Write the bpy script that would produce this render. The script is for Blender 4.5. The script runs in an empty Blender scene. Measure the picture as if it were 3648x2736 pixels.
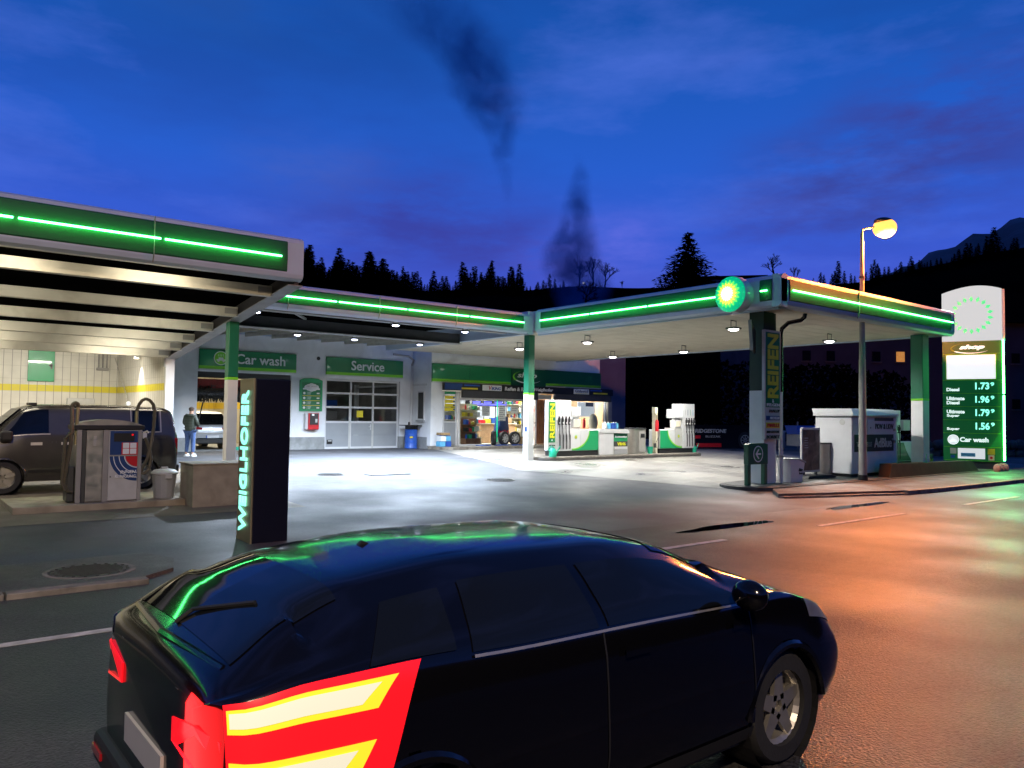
import bpy, bmesh, math, random
import numpy as np
from mathutils import Vector, Matrix, noise as mnoise
random.seed(7)
sc = bpy.context.scene
COL = sc.collection
# ------------------------------------------------------------------ camera
cd = bpy.data.cameras.new('camera'); cam = bpy.data.objects.new('camera', cd); COL.objects.link(cam)
cd.sensor_width = 36; cd.lens = 27.45; cd.clip_start = .05; cd.clip_end = 5000
def cam_rot(pitch, roll, yaw):
    f = Vector((math.cos(yaw)*math.cos(pitch), math.sin(yaw)*math.cos(pitch), math.sin(pitch)))
    r = Vector((math.sin(yaw), -math.cos(yaw), 0)); u = r.cross(f)
    c, s = math.cos(roll), math.sin(roll)
    r2 = c*r+s*u; u2 = -s*r+c*u
    return Matrix((r2, u2, -f)).transposed()
cam.matrix_world = Matrix.Translation((0, 0, 1.6)) @ cam_rot(math.radians(2.354), math.radians(.754), math.radians(51.18)).to_4x4()
sc.camera = cam
# ------------------------------------------------------------------ render / exposure
sc.view_settings.view_transform = 'Standard'; sc.view_settings.look = 'None'
sc.view_settings.exposure = 0; sc.view_settings.gamma = 1
sc.cycles.use_denoising = True
sc.cycles.max_bounces = 6; sc.cycles.diffuse_bounces = 3; sc.cycles.glossy_bounces = 3
sc.cycles.transmission_bounces = 4; sc.cycles.transparent_max_bounces = 12; sc.cycles.volume_bounces = 1
sc.cycles.sample_clamp_indirect = 4; sc.cycles.sample_clamp_direct = 0
sc.cycles.caustics_reflective = False; sc.cycles.caustics_refractive = False
# ------------------------------------------------------------------ dusk sky
W = bpy.data.worlds.new('World'); sc.world = W; W.use_nodes = True
def build_world():
    nt = W.node_tree; N = nt.nodes; L = nt.links
    for n in list(N): N.remove(n)
    tc = N.new('ShaderNodeTexCoord'); sep = N.new('ShaderNodeSeparateXYZ'); L.new(tc.outputs['Generated'], sep.inputs[0])
    cr = N.new('ShaderNodeValToRGB'); L.new(sep.outputs['Z'], cr.inputs[0]); e = cr.color_ramp
    e.elements[0].position = 0; e.elements[0].color = (.045, .055, .36, 1)
    e.elements[1].position = 1; e.elements[1].color = (.004, .03, .14, 1)
    for p, c in ((.14, (.058, .085, .56, 1)), (.20, (.040, .098, .60, 1)), (.30, (.020, .105, .57, 1)), (.42, (.010, .088, .44, 1)), (.60, (.005, .052, .27, 1))):
        k = e.elements.new(p); k.color = c
    mp = N.new('ShaderNodeMapping'); mp.inputs['Scale'].default_value = (1.0, 1.0, 3.2); mp.inputs['Location'].default_value = (.3, .1, 0); L.new(tc.outputs['Generated'], mp.inputs[0])
    n1 = N.new('ShaderNodeTexNoise'); n1.inputs['Scale'].default_value = 2.6; n1.inputs['Detail'].default_value = 7; n1.inputs['Roughness'].default_value = .55; L.new(mp.outputs[0], n1.inputs['Vector'])
    r1 = N.new('ShaderNodeValToRGB'); r1.color_ramp.elements[0].position = .47; r1.color_ramp.elements[1].position = .68; L.new(n1.outputs[0], r1.inputs[0])
    m1 = N.new('ShaderNodeMixRGB'); m1.blend_type = 'MULTIPLY'; m1.inputs[2].default_value = (.9, .42, .5, 1)
    f1 = N.new('ShaderNodeMath'); f1.operation = 'MULTIPLY'; f1.inputs[1].default_value = .32; L.new(r1.outputs[0], f1.inputs[0])
    L.new(f1.outputs[0], m1.inputs[0]); L.new(cr.outputs[0], m1.inputs[1])
    mp2 = N.new('ShaderNodeMapping'); mp2.inputs['Scale'].default_value = (1.2, 1.2, 4); mp2.inputs['Location'].default_value = (5.3, 2.1, 1); L.new(tc.outputs['Generated'], mp2.inputs[0])
    n2 = N.new('ShaderNodeTexNoise'); n2.inputs['Scale'].default_value = 2.2; n2.inputs['Detail'].default_value = 8; n2.inputs['Roughness'].default_value = .6; L.new(mp2.outputs[0], n2.inputs['Vector'])
    r2 = N.new('ShaderNodeValToRGB'); r2.color_ramp.elements[0].position = .5; r2.color_ramp.elements[1].position = .75; L.new(n2.outputs[0], r2.inputs[0])
    f2 = N.new('ShaderNodeMath'); f2.operation = 'MULTIPLY'; f2.inputs[1].default_value = .42; L.new(r2.outputs[0], f2.inputs[0])
    m2 = N.new('ShaderNodeMixRGB'); m2.blend_type = 'MIX'; m2.inputs[2].default_value = (.12, .20, .80, 1)
    L.new(f2.outputs[0], m2.inputs[0]); L.new(m1.outputs[0], m2.inputs[1])
    # cloud banks at fixed places in the sky: direction, width, colour, strength
    n3 = N.new('ShaderNodeTexNoise'); n3.inputs['Scale'].default_value = 5; n3.inputs['Detail'].default_value = 8; n3.inputs['Roughness'].default_value = .6; L.new(mp2.outputs[0], n3.inputs['Vector'])
    r3 = N.new('ShaderNodeMapRange'); r3.inputs[1].default_value = .36; r3.inputs[2].default_value = .62; L.new(n3.outputs[0], r3.inputs[0])
    last = m2.outputs[0]
    for az, el, w, colr, k in ((43.5, 12.5, .085, (.13, .155, .72, 1), .8), (48.5, 11.5, .06, (.13, .13, .66, 1), .6), (26, 16, .16, (.042, .040, .22, 1), .85), (20, 20, .13, (.045, .042, .24, 1), .8), (33, 13.5, .08, (.05, .05, .30, 1), .6), (59, 14, .16, (.040, .045, .30, 1), .75), (52, 12.5, .09, (.045, .045, .30, 1), .7), (66, 17, .10, (.06, .12, .50, 1), .5), (73, 30, .2, (.02, .075, .30, 1), .6), (30, 36, .3, (.010, .05, .25, 1), .5)):
        d = (math.cos(math.radians(az))*math.cos(math.radians(el)), math.sin(math.radians(az))*math.cos(math.radians(el)), math.sin(math.radians(el)))
        sb_ = N.new('ShaderNodeVectorMath'); sb_.operation = 'SUBTRACT'; L.new(tc.outputs['Generated'], sb_.inputs[0]); sb_.inputs[1].default_value = d
        sc_ = N.new('ShaderNodeVectorMath'); sc_.operation = 'MULTIPLY'; L.new(sb_.outputs[0], sc_.inputs[0]); sc_.inputs[1].default_value = (1, 1, 2.2)
        ln = N.new('ShaderNodeVectorMath'); ln.operation = 'LENGTH'; L.new(sc_.outputs[0], ln.inputs[0])
        mr = N.new('ShaderNodeMapRange'); mr.interpolation_type = 'SMOOTHSTEP'; mr.inputs[1].default_value = w*1.5; mr.inputs[2].default_value = 0; mr.inputs[3].default_value = 0; mr.inputs[4].default_value = k; L.new(ln.outputs['Value'], mr.inputs[0])
        mu = N.new('ShaderNodeMath'); mu.operation = 'MULTIPLY'; L.new(mr.outputs[0], mu.inputs[0]); L.new(r3.outputs[0], mu.inputs[1])
        mm = N.new('ShaderNodeMixRGB'); mm.inputs[2].default_value = colr; L.new(mu.outputs[0], mm.inputs[0]); L.new(last, mm.inputs[1]); last = mm.outputs[0]
    bg = N.new('ShaderNodeBackground'); bg.inputs[1].default_value = 1.08; L.new(last, bg.inputs[0])
    out = N.new('ShaderNodeOutputWorld'); L.new(bg.outputs[0], out.inputs[0])
build_world()
# ------------------------------------------------------------------ materials
def mat(name, col, rough=.6, metal=0, var=.12, scale=6, bump=0, bscale=60, emit=0, ecol=None, coat=0, rvar=0, rscale=1.2, stain=None, spec=.5, speck=0, sscale=90):
    m = bpy.data.materials.new(name); m.use_nodes = True
    nt = m.node_tree; N = nt.nodes; L = nt.links; b = N['Principled BSDF']
    b.inputs['Roughness'].default_value = rough; b.inputs['Metallic'].default_value = metal
    b.inputs['Coat Weight'].default_value = coat; b.inputs['Coat Roughness'].default_value = .05
    b.inputs['Specular IOR Level'].default_value = spec
    tc = N.new('ShaderNodeTexCoord')
    if var:
        n = N.new('ShaderNodeTexNoise'); n.inputs['Scale'].default_value = scale; n.inputs['Detail'].default_value = 6; L.new(tc.outputs['Object'], n.inputs['Vector'])
        r = N.new('ShaderNodeMapRange'); r.inputs[1].default_value = .3; r.inputs[2].default_value = .7; r.inputs[3].default_value = 1-var; r.inputs[4].default_value = 1+var; L.new(n.outputs[0], r.inputs[0])
        mx = N.new('ShaderNodeMixRGB'); mx.blend_type = 'MULTIPLY'; mx.inputs[0].default_value = 1; mx.inputs[1].default_value = (*col, 1); L.new(r.outputs[0], mx.inputs[2])
        last = mx.outputs[0]
        if speck:
            s1 = N.new('ShaderNodeTexVoronoi'); s1.inputs['Scale'].default_value = sscale; L.new(tc.outputs['Object'], s1.inputs['Vector'])
            s2 = N.new('ShaderNodeSeparateXYZ'); L.new(s1.outputs['Color'], s2.inputs[0])
            s3 = N.new('ShaderNodeMapRange'); s3.inputs[3].default_value = 1-speck; s3.inputs[4].default_value = 1+speck; L.new(s2.outputs[0], s3.inputs[0])
            s4 = N.new('ShaderNodeMixRGB'); s4.blend_type = 'MULTIPLY'; s4.inputs[0].default_value = 1; L.new(last, s4.inputs[1]); L.new(s3.outputs[0], s4.inputs[2]); last = s4.outputs[0]
        if stain:
            sn = N.new('ShaderNodeTexNoise'); sn.inputs['Scale'].default_value = stain[1]; sn.inputs['Detail'].default_value = 5; sn.inputs['Distortion'].default_value = .8; L.new(tc.outputs['Object'], sn.inputs['Vector'])
            sr = N.new('ShaderNodeValToRGB'); sr.color_ramp.elements[0].position = .5; sr.color_ramp.elements[1].position = .68; L.new(sn.outputs[0], sr.inputs[0])
            sf = N.new('ShaderNodeMath'); sf.operation = 'MULTIPLY'; sf.inputs[1].default_value = stain[2]; L.new(sr.outputs[0], sf.inputs[0])
            m2 = N.new('ShaderNodeMixRGB'); m2.inputs[2].default_value = (*stain[0], 1); L.new(sf.outputs[0], m2.inputs[0]); L.new(last, m2.inputs[1]); last = m2.outputs[0]
        L.new(last, b.inputs['Base Color'])
    else: b.inputs['Base Color'].default_value = (*col, 1)
    if rvar:
        rn = N.new('ShaderNodeTexNoise'); rn.inputs['Scale'].default_value = rscale; rn.inputs['Detail'].default_value = 7; L.new(tc.outputs['Object'], rn.inputs['Vector'])
        rr = N.new('ShaderNodeMapRange'); rr.inputs[1].default_value = .35; rr.inputs[2].default_value = .65; rr.inputs[3].default_value = max(.02, rough-rvar); rr.inputs[4].default_value = min(1, rough+rvar); L.new(rn.outputs[0], rr.inputs[0]); L.new(rr.outputs[0], b.inputs['Roughness'])
    if bump:
        bn = N.new('ShaderNodeTexNoise'); bn.inputs['Scale'].default_value = bscale; bn.inputs['Detail'].default_value = 4; L.new(tc.outputs['Object'], bn.inputs['Vector'])
        bb = N.new('ShaderNodeBump'); bb.inputs['Strength'].default_value = bump; bb.inputs['Distance'].default_value = .01; L.new(bn.outputs[0], bb.inputs['Height']); L.new(bb.outputs[0], b.inputs['Normal'])
    if emit:
        b.inputs['Emission Color'].default_value = (*(ecol or col), 1); b.inputs['Emission Strength'].default_value = emit
    return m
def paper_mat(name):
    m = mat(name, (.8, .8, .78), .7, var=.04); nt = m.node_tree; N = nt.nodes; L = nt.links
    b = N['Principled BSDF']; o = [n for n in N if n.type == 'OUTPUT_MATERIAL'][0]
    tr = N.new('ShaderNodeBsdfTranslucent'); tr.inputs[0].default_value = (.85, .85, .8, 1); mx = N.new('ShaderNodeMixShader'); mx.inputs[0].default_value = .55
    L.new(b.outputs[0], mx.inputs[1]); L.new(tr.outputs[0], mx.inputs[2]); L.new(mx.outputs[0], o.inputs[0]); return m
def glass_mat(name, tint=(.8, .85, .9), alpha=.12):
    m = bpy.data.materials.new(name); m.use_nodes = True; nt = m.node_tree; N = nt.nodes; L = nt.links
    for n in list(N): N.remove(n)
    o = N.new('ShaderNodeOutputMaterial'); t = N.new('ShaderNodeBsdfTransparent'); t.inputs[0].default_value = (*tint, 1)
    g = N.new('ShaderNodeBsdfGlossy'); g.inputs['Roughness'].default_value = .03
    lw = N.new('ShaderNodeLayerWeight'); pw = N.new('ShaderNodeMath'); pw.operation = 'POWER'; pw.inputs[1].default_value = 4; L.new(lw.outputs['Facing'], pw.inputs[0])
    fr = N.new('ShaderNodeMath'); fr.operation = 'MULTIPLY'; fr.inputs[1].default_value = .6; L.new(pw.outputs[0], fr.inputs[0])
    ad = N.new('ShaderNodeMath'); ad.operation = 'ADD'; ad.use_clamp = True; ad.inputs[1].default_value = alpha*.3; L.new(fr.outputs[0], ad.inputs[0])
    mx = N.new('ShaderNodeMixShader'); L.new(ad.outputs[0], mx.inputs[0]); L.new(t.outputs[0], mx.inputs[1]); L.new(g.outputs[0], mx.inputs[2]); L.new(mx.outputs[0], o.inputs[0])
    return m
def tile_mat(name, base, groove, stripe, zb, zt, sx=.26, sz=.45):
    """panelled wall in world XZ/YZ with fine grooves and one painted band between zb and zt"""
    m = mat(name, base, .45, var=.06, scale=3)
    nt = m.node_tree; N = nt.nodes; L = nt.links; b = N['Principled BSDF']; src = b.inputs['Base Color'].links[0].from_socket
    geo = N.new('ShaderNodeNewGeometry'); sep = N.new('ShaderNodeSeparateXYZ'); L.new(geo.outputs['Position'], sep.inputs[0])
    def M(op, a, bb=None):
        k = N.new('ShaderNodeMath'); k.operation = op
        for i, v in enumerate((a, bb)):
            if v is None: continue
            if isinstance(v, (int, float)): k.inputs[i].default_value = v
            else: L.new(v, k.inputs[i])
        return k.outputs[0]
    xy = M('ADD', sep.outputs['X'], sep.outputs['Y'])
    gx = M('LESS_THAN', M('FRACT', M('DIVIDE', xy, sx)), .07)
    gz = M('MULTIPLY', M('LESS_THAN', M('FRACT', M('DIVIDE', sep.outputs['Z'], sz)), .03), .35)
    g = M('MAXIMUM', gx, gz)
    st = M('MULTIPLY', M('GREATER_THAN', sep.outputs['Z'], zb), M('LESS_THAN', sep.outputs['Z'], zt))
    m1 = N.new('ShaderNodeMixRGB'); m1.inputs[2].default_value = (*stripe, 1); L.new(st, m1.inputs[0]); L.new(src, m1.inputs[1])
    m2 = N.new('ShaderNodeMixRGB'); m2.inputs[2].default_value = (*groove, 1); L.new(M('MULTIPLY', g, .8), m2.inputs[0]); L.new(m1.outputs[0], m2.inputs[1])
    L.new(m2.outputs[0], b.inputs['Base Color'])
    return m
M = {}
def defm():
    M['asphalt'] = mat('wet road asphalt', (.034, .033, .034), .46, var=.3, scale=1.1, bump=1.0, bscale=55, speck=.55, sscale=60, rvar=.12, rscale=.35, stain=((.02, .02, .021), .5, .7))
    M['yard'] = mat('forecourt asphalt', (.055, .058, .064), .56, var=.22, scale=.8, bump=.5, bscale=40, speck=.3, sscale=60, rvar=.13, rscale=.5, stain=((.045, .045, .05), .45, .5))
    M['concrete_yard'] = mat('forecourt concrete', (.22, .21, .185), .45, var=.14, scale=.7, bump=.2, bscale=30, rvar=.18, rscale=.7, stain=((.14, .12, .10), .6, .6))
    M['bay_floor'] = mat('wash bay concrete', (.16, .13, .095), .55, var=.2, scale=1, bump=.3, bscale=30, rvar=.15, stain=((.08, .065, .05), .7, .6))
    M['pavement'] = mat('pavement asphalt', (.060, .058, .054), .55, var=.25, scale=1.5, bump=.8, bscale=60, rvar=.12, speck=.45, sscale=60)
    M['kerb'] = mat('kerb stone', (.20, .18, .15), .7, var=.3, scale=5, bump=.5, bscale=40, stain=((.06, .05, .04), 3, .7))
    M['kerb_dark'] = mat('dark kerb stone', (.07, .065, .06), .75, var=.3, scale=4, bump=.5, bscale=30)
    M['earth'] = mat('dark earth', (.006, .006, .005), .95, spec=0, var=.3, scale=.2)
    M['concrete'] = mat('board marked concrete', (.33, .28, .20), .8, var=.18, scale=4, bump=.5, bscale=18, stain=((.18, .14, .09), 2.2, .6))
    M['faintline'] = mat('worn road paint', (.065, .062, .06), .5, var=.4, scale=9, bump=.3)
    M['line'] = mat('road marking paint', (.42, .42, .42), .5, var=.35, scale=9, bump=.3)
    M['wall'] = mat('white render', (.78, .80, .82), .75, var=.05, scale=1.2, bump=.12, bscale=90, stain=((.50, .50, .50), .8, .35))
    M['soffit'] = mat('canopy soffit', (.66, .61, .50), .6, var=.06, scale=.8, stain=((.48, .42, .32), 1.1, .45))
    M['plinth'] = mat('grey plinth', (.28, .29, .29), .75, var=.18, scale=3, bump=.2, stain=((.16, .17, .16), 2, .5))
    M['greywall'] = mat('grey violet wall', (.12, .125, .19), .8, var=.08, scale=1)
    M['white'] = mat('white powder coat', (.62, .63, .64), .35, var=.05, scale=3, coat=.3)
    M['fascia'] = mat('fascia white sheet', (.50, .60, .74), .35, var=.06, scale=1.5, coat=.2)
    M['bgreen'] = mat('dark green panel', (.004, .085, .040), .38, var=.12, scale=.9, coat=.25)
    M['panelgreen'] = mat('fascia green panel', (.001, .085, .030), .6, var=.1, scale=.9, coat=.1)
    M['pillardark'] = mat('blackish green paint', (.003, .018, .011), .5, var=.1)
    M['sgreen'] = mat('sign green', (.004, .17, .065), .35, var=.06, scale=1.5, coat=.3)
    M['mgreen'] = mat('mid green', (.012, .30, .11), .35, var=.05, scale=2, coat=.3)
    M['lgreen'] = mat('light green', (.17, .55, .02), .4, var=.05, scale=2)
    M['colgreen'] = mat('column green paint', (.004, .13, .065), .4, var=.08, scale=3, coat=.2)
    M['neon'] = mat('green light tube', (.2, 1, .4), .4, var=0, emit=24, ecol=(.08, 1.0, .20))
    M['steel'] = mat('painted grey steel', (.30, .29, .27), .5, var=.12, scale=3)
    M['joist'] = mat('pale painted joist', (.62, .59, .50), .5, var=.08, scale=2, stain=((.38, .34, .27), 1.5, .4))
    M['roofdark'] = mat('dark roof sheet', (.003, .003, .003), .95, var=.2, scale=2, spec=0)
    M['girder'] = mat('dark girder', (.05, .05, .055), .55, var=.15, scale=2)
    M['metal'] = mat('brushed steel', (.42, .40, .36), .38, metal=.75, var=.08, scale=8, rvar=.08, rscale=8)
    M['dmetal'] = mat('dark metal', (.10, .10, .10), .4, metal=.8, var=.1, scale=5)
    M['black'] = mat('black plastic', (.012, .012, .013), .45, var=.1, scale=5)
    M['blackgloss'] = mat('black panel', (.006, .006, .012), .22, var=.05, scale=3, coat=.4)
    M['rubber'] = mat('rubber', (.018, .018, .018), .7, var=.15, scale=14, bump=.2)
    M['hose'] = mat('ribbed hose', (.10, .085, .05), .5, var=.15, scale=30)
    M['text'] = mat('white lettering', (.80, .82, .82), .4, var=.03)
    M['textlit'] = mat('lit lettering', (.9, .95, .95), .4, var=0, emit=1.1, ecol=(.8, .95, .9))
    M['textneon'] = mat('lit turquoise lettering', (.5, .95, .85), .4, var=0, emit=1.3, ecol=(.28, 1.0, .78))
    M['textblack'] = mat('black lettering', (.01, .01, .012), .5, var=.05)
    M['yellow'] = mat('yellow', (.68, .56, .03), .45, var=.06)
    M['yellowtext'] = mat('yellow lettering', (.62, .60, .02), .45, var=.05)
    M['blue'] = mat('blue', (.02, .09, .42), .4, var=.1)
    M['navy'] = mat('navy blue print', (.012, .045, .17), .4, var=.08)
    M['red'] = mat('red', (.55, .012, .02), .4, var=.08)
    M['darkred'] = mat('dark red cloth', (.11, .004, .006), .7, var=.2)
    M['grey'] = mat('grey panel', (.33, .34, .35), .45, var=.05)
    M['lgrey'] = mat('light grey panel', (.50, .50, .48), .45, var=.07)
    M['doorgrey'] = mat('grey door panel', (.30, .32, .34), .4, var=.05, scale=2, coat=.15)
    M['gold'] = mat('champagne metal', (.36, .31, .18), .38, metal=.6, var=.06, scale=5)
    M['lens'] = mat('lamp lens', (1, 1, 1), .4, var=0, emit=14, ecol=(1, .95, .95))
    M['lenscool'] = mat('cool lamp lens', (1, 1, 1), .4, var=0, emit=14, ecol=(.72, .76, 1))
    M['sodium'] = mat('sodium lamp lens', (1, .7, .3), .4, var=0, emit=2.3, ecol=(1, .40, .06))
    M['litwhite'] = mat('backlit white panel', (.45, .46, .46), .4, var=0, emit=.62, ecol=(.93, .97, 1))
    M['headwhite'] = mat('lit white sign head', (.05, .05, .05), .8, var=0, emit=.66, ecol=(.93, .98, 1), spec=0)
    M['taillityellow'] = mat('lit tail lamp edge', (.5, .4, .02), .3, var=0, emit=.75, ecol=(1, .80, .03))
    M['litgreen'] = mat('backlit green', (.01, .5, .25), .4, var=0, emit=.55, ecol=(.0, .75, .33))
    M['signgreen'] = mat('backlit dark green', (.008, .12, .03), .4, var=0, emit=.09, ecol=(.0, .45, .10))
    M['petal1'] = mat('lit green petal', (.0, .6, .3), .4, var=0, emit=.9, ecol=(.0, .72, .26))
    M['petal2'] = mat('lit lime petal', (.3, .8, .1), .4, var=0, emit=1.1, ecol=(.10, .95, .12))
    M['petal3'] = mat('lit yellow petal', (1, .9, .1), .4, var=0, emit=1.3, ecol=(1, .88, .06))
    M['petal4'] = mat('lit white centre', (1, 1, 1), .4, var=0, emit=.85, ecol=(1, 1, .96))
    M['paper'] = paper_mat('poster paper')
    M['glass'] = glass_mat('clear glass')
    M['darkglass'] = mat('dark tinted glass', (.004, .005, .006), .03, var=0, coat=0, spec=.4)
    M['carblack'] = mat('black car paint', (.002, .002, .003), .14, var=0, coat=.35, spec=.3)
    M['vangrey'] = mat('dark van paint', (.050, .047, .042), .25, metal=.3, var=.05, coat=.9)
    M['silver'] = mat('silver car paint', (.42, .43, .45), .3, metal=.5, var=.04, coat=.6)
    M['trimblack'] = mat('car plastic', (.01, .01, .01), .55, var=.1)
    M['taillit'] = mat('lit tail lamp', (.8, .01, .01), .3, var=0, emit=.62, ecol=(1, .004, .02))
    M['taillitcore'] = mat('lit tail lamp core', (.4, .4, .3), .3, var=0, emit=.62, ecol=(1, .95, .75))
    M['tail'] = mat('tail lamp', (.25, .005, .01), .2, var=0, coat=1)
    M['plate'] = mat('number plate', (.65, .66, .68), .4, var=.03)
    M['wood'] = mat('reddish wood slat', (.36, .16, .07), .5, var=.25, scale=5)
    M['woodlit'] = mat('warm board', (.55, .34, .18), .5, var=.2, scale=4)
    M['skin'] = mat('skin', (.48, .28, .19), .55, var=.08, scale=20)
    M['hair'] = mat('short brown hair', (.06, .035, .02), .8, var=.3, scale=60, bump=.5, bscale=200)
    M['jacket'] = mat('dark olive puffer cloth', (.030, .038, .024), .55, var=.25, scale=12, bump=.6, bscale=14)
    M['jeans'] = mat('blue denim', (.045, .085, .20), .8, var=.25, scale=14, bump=.2)
    M['shoe'] = mat('white trainer leather', (.72, .72, .70), .5, var=.05)
    M['forest'] = mat('night forest', (.0022, .003, .0022), .95, spec=0, var=.3, scale=1)
    M['bark'] = mat('dark bark', (.004, .0035, .003), .95, spec=0, var=.3, scale=3)
    M['hill'] = mat('wooded hillside', (.0022, .0024, .0022), 1, spec=0, var=.4, scale=.05)
    M['mount'] = mat('far snowy mountain', (.05, .05, .06), 1, var=.25, scale=.006, stain=((.16, .16, .18), .012, .5))
    M['puddle'] = mat('standing water', (.004, .004, .004), .03, var=0)
    M['house'] = mat('old house render', (.035, .035, .05), .9, var=.25, scale=.6)
    M['windark'] = mat('dark house window', (.004, .004, .006), .2, var=0)
    M['winlit'] = mat('lit house window', (.8, .4, .1), .5, var=.3, scale=8, emit=.45, ecol=(1, .42, .08))
    M['stone'] = mat('rough stone', (.07, .07, .07), .9, var=.3, scale=4, bump=.6, bscale=8)
    M['can'] = mat('turquoise green plastic', (.01, .36, .22), .35, var=.06)
    M['lblue'] = mat('light blue plastic', (.12, .42, .66), .35, var=.1)
    M['cream'] = mat('cream', (.70, .66, .50), .5, var=.06)
    M['baytile'] = tile_mat('wash bay wall panels', (.62, .60, .53), (.16, .15, .13), (.66, .56, .04), 2.27, 2.50)
    M['halltile'] = tile_mat('wash hall wall panels', (.50, .46, .36), (.18, .16, .12), (.60, .42, .03), 1.78, 2.12)
    M['carton'] = mat('cardboard', (.33, .22, .11), .8, var=.15)
    M['canopytube'] = mat('lit fluorescent tube', (1, .95, .8), .4, var=0, emit=9, ecol=(1, .88, .64))
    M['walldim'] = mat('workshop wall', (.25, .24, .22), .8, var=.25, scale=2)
defm()
# ------------------------------------------------------------------ mesh helpers
class MB:
    def __init__(s): s.bm = bmesh.new()
    def box(s, x0, x1, y0, y1, z0, z1, bev=0, mtx=None):
        r = bmesh.ops.create_cube(s.bm, size=1)
        T = Matrix.Translation(((x0+x1)/2, (y0+y1)/2, (z0+z1)/2)) @ Matrix.Diagonal((abs(x1-x0), abs(y1-y0), abs(z1-z0), 1))
        bmesh.ops.transform(s.bm, matrix=T, verts=r['verts'])
        vs = r['verts']
        if bev:
            es = list({e for v in vs for e in v.link_edges})
            q = bmesh.ops.bevel(s.bm, geom=es, offset=bev, segments=2, affect='EDGES', profile=.5)
            vs = list({v for f in q['faces'] for v in f.verts} | {v for v in vs if v.is_valid})
            # collect connected
            seen = set(vs); st = list(vs)
            while st:
                v = st.pop()
                for e in v.link_edges:
                    w = e.other_vert(v)
                    if w not in seen: seen.add(w); st.append(w)
            vs = list(seen)
        if mtx: bmesh.ops.transform(s.bm, matrix=mtx, verts=vs)
        return s
    def cyl(s, p0, p1, r0, r1=None, n=16, cap=True):
        p0 = Vector(p0); p1 = Vector(p1); r1 = r0 if r1 is None else r1
        d = p1-p0; q = d.to_track_quat('Z', 'Y').to_matrix().to_4x4()
        bmesh.ops.create_cone(s.bm, cap_ends=cap, segments=n, radius1=r0, radius2=r1, depth=d.length, matrix=Matrix.Translation((p0+p1)/2) @ q)
        return s
    def sph(s, c, r, n=12, sc_=(1, 1, 1)):
        bmesh.ops.create_uvsphere(s.bm, u_segments=n, v_segments=max(6, n//2+2), radius=r, matrix=Matrix.Translation(c) @ Matrix.Diagonal((*sc_, 1)))
        return s
    def tube(s, pts, r, n=10, rib=0):
        pts = [Vector(p) for p in pts]; rings = []
        up = Vector((0.13, .31, .94)).normalized()
        for i, p in enumerate(pts):
            t = (pts[min(i+1, len(pts)-1)]-pts[max(i-1, 0)]).normalized()
            a = t.cross(up)
            if a.length < 1e-3: a = t.cross(Vector((1, 0, 0)))
            a.normalize(); b = t.cross(a)
            rr = (r[i] if isinstance(r, (list, tuple)) else r)*(1+(rib if i % 2 else 0))
            rings.append([s.bm.verts.new(p+rr*(math.cos(k*2*math.pi/n)*a+math.sin(k*2*math.pi/n)*b)) for k in range(n)])
        for A, B in zip(rings, rings[1:]):
            for k in range(n): s.bm.faces.new((A[k], A[(k+1) % n], B[(k+1) % n], B[k]))
        s.bm.faces.new(rings[0][::-1]); s.bm.faces.new(rings[-1])
        return s
    def prism(s, poly, vec):
        vec = Vector(vec); a = [s.bm.verts.new(p) for p in poly]; b = [s.bm.verts.new(Vector(p)+vec) for p in poly]; n = len(a)
        s.bm.faces.new(a[::-1]); s.bm.faces.new(b)
        for i in range(n): s.bm.faces.new((a[i], a[(i+1) % n], b[(i+1) % n], b[i]))
        return s
    def poly(s, pts):
        s.bm.faces.new([s.bm.verts.new(p) for p in pts]); return s
    def lathe(s, prof, c=(0, 0, 0), n=24, axis='Z', cap=True):
        rings = []
        for r, z in prof:
            ring = []
            for k in range(n):
                a = 2*math.pi*k/n; v = (r*math.cos(a), r*math.sin(a), z)
                if axis == 'Y': v = (v[0], v[2], v[1])
                if axis == 'X': v = (v[2], v[0], v[1])
                ring.append(s.bm.verts.new(Vector(v)+Vector(c)))
            rings.append(ring)
        for A, B in zip(rings, rings[1:]):
            for k in range(n): s.bm.faces.new((A[k], A[(k+1) % n], B[(k+1) % n], B[k]))
        if cap and tuple(prof[0]) != tuple(prof[-1]): s.bm.faces.new(rings[0][::-1]); s.bm.faces.new(rings[-1])
        return s
    def build(s, name, m, parent=None, smooth=False, world=True):
        bmesh.ops.recalc_face_normals(s.bm, faces=s.bm.faces)
        me = bpy.data.meshes.new(name)
        if parent and world: bmesh.ops.translate(s.bm, verts=s.bm.verts, vec=-root_loc(parent))
        s.bm.to_mesh(me); s.bm.free()
        me.materials.append(M[m] if isinstance(m, str) else m)
        if smooth:
            for p in me.polygons: p.use_smooth = True
            try: me.set_sharp_from_angle(angle=math.radians(40))
            except Exception: pass
        o = bpy.data.objects.new(name, me); COL.objects.link(o)
        if parent: o.parent = parent
        return o
def root_loc(o):
    v = Vector((0, 0, 0))
    while o: v += o.location; o = o.parent
    return v
def thing(name, label, cat, loc=(0, 0, 0), group=None, rz=0, kind=None):
    o = bpy.data.objects.new(name, None); COL.objects.link(o); o.location = loc; o.rotation_euler = (0, 0, rz); o.empty_display_size = .2
    tag(o, label, cat, group, kind); return o
def tag(o, label=None, cat=None, group=None, kind=None):
    if label: o['label'] = label
    if cat: o['category'] = cat
    if group: o['group'] = group
    if kind: o['kind'] = kind
    return o
def copy_tree(o, parent=None):
    c = o.copy(); COL.objects.link(c)
    if parent: c.parent = parent
    for ch in list(o.children): copy_tree(ch, c)
    return c
FX = (Vector((1, 0, 0)), Vector((0, 0, 1)), Vector((0, -1, 0)))     # facade facing -Y: u, v, outward
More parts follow.
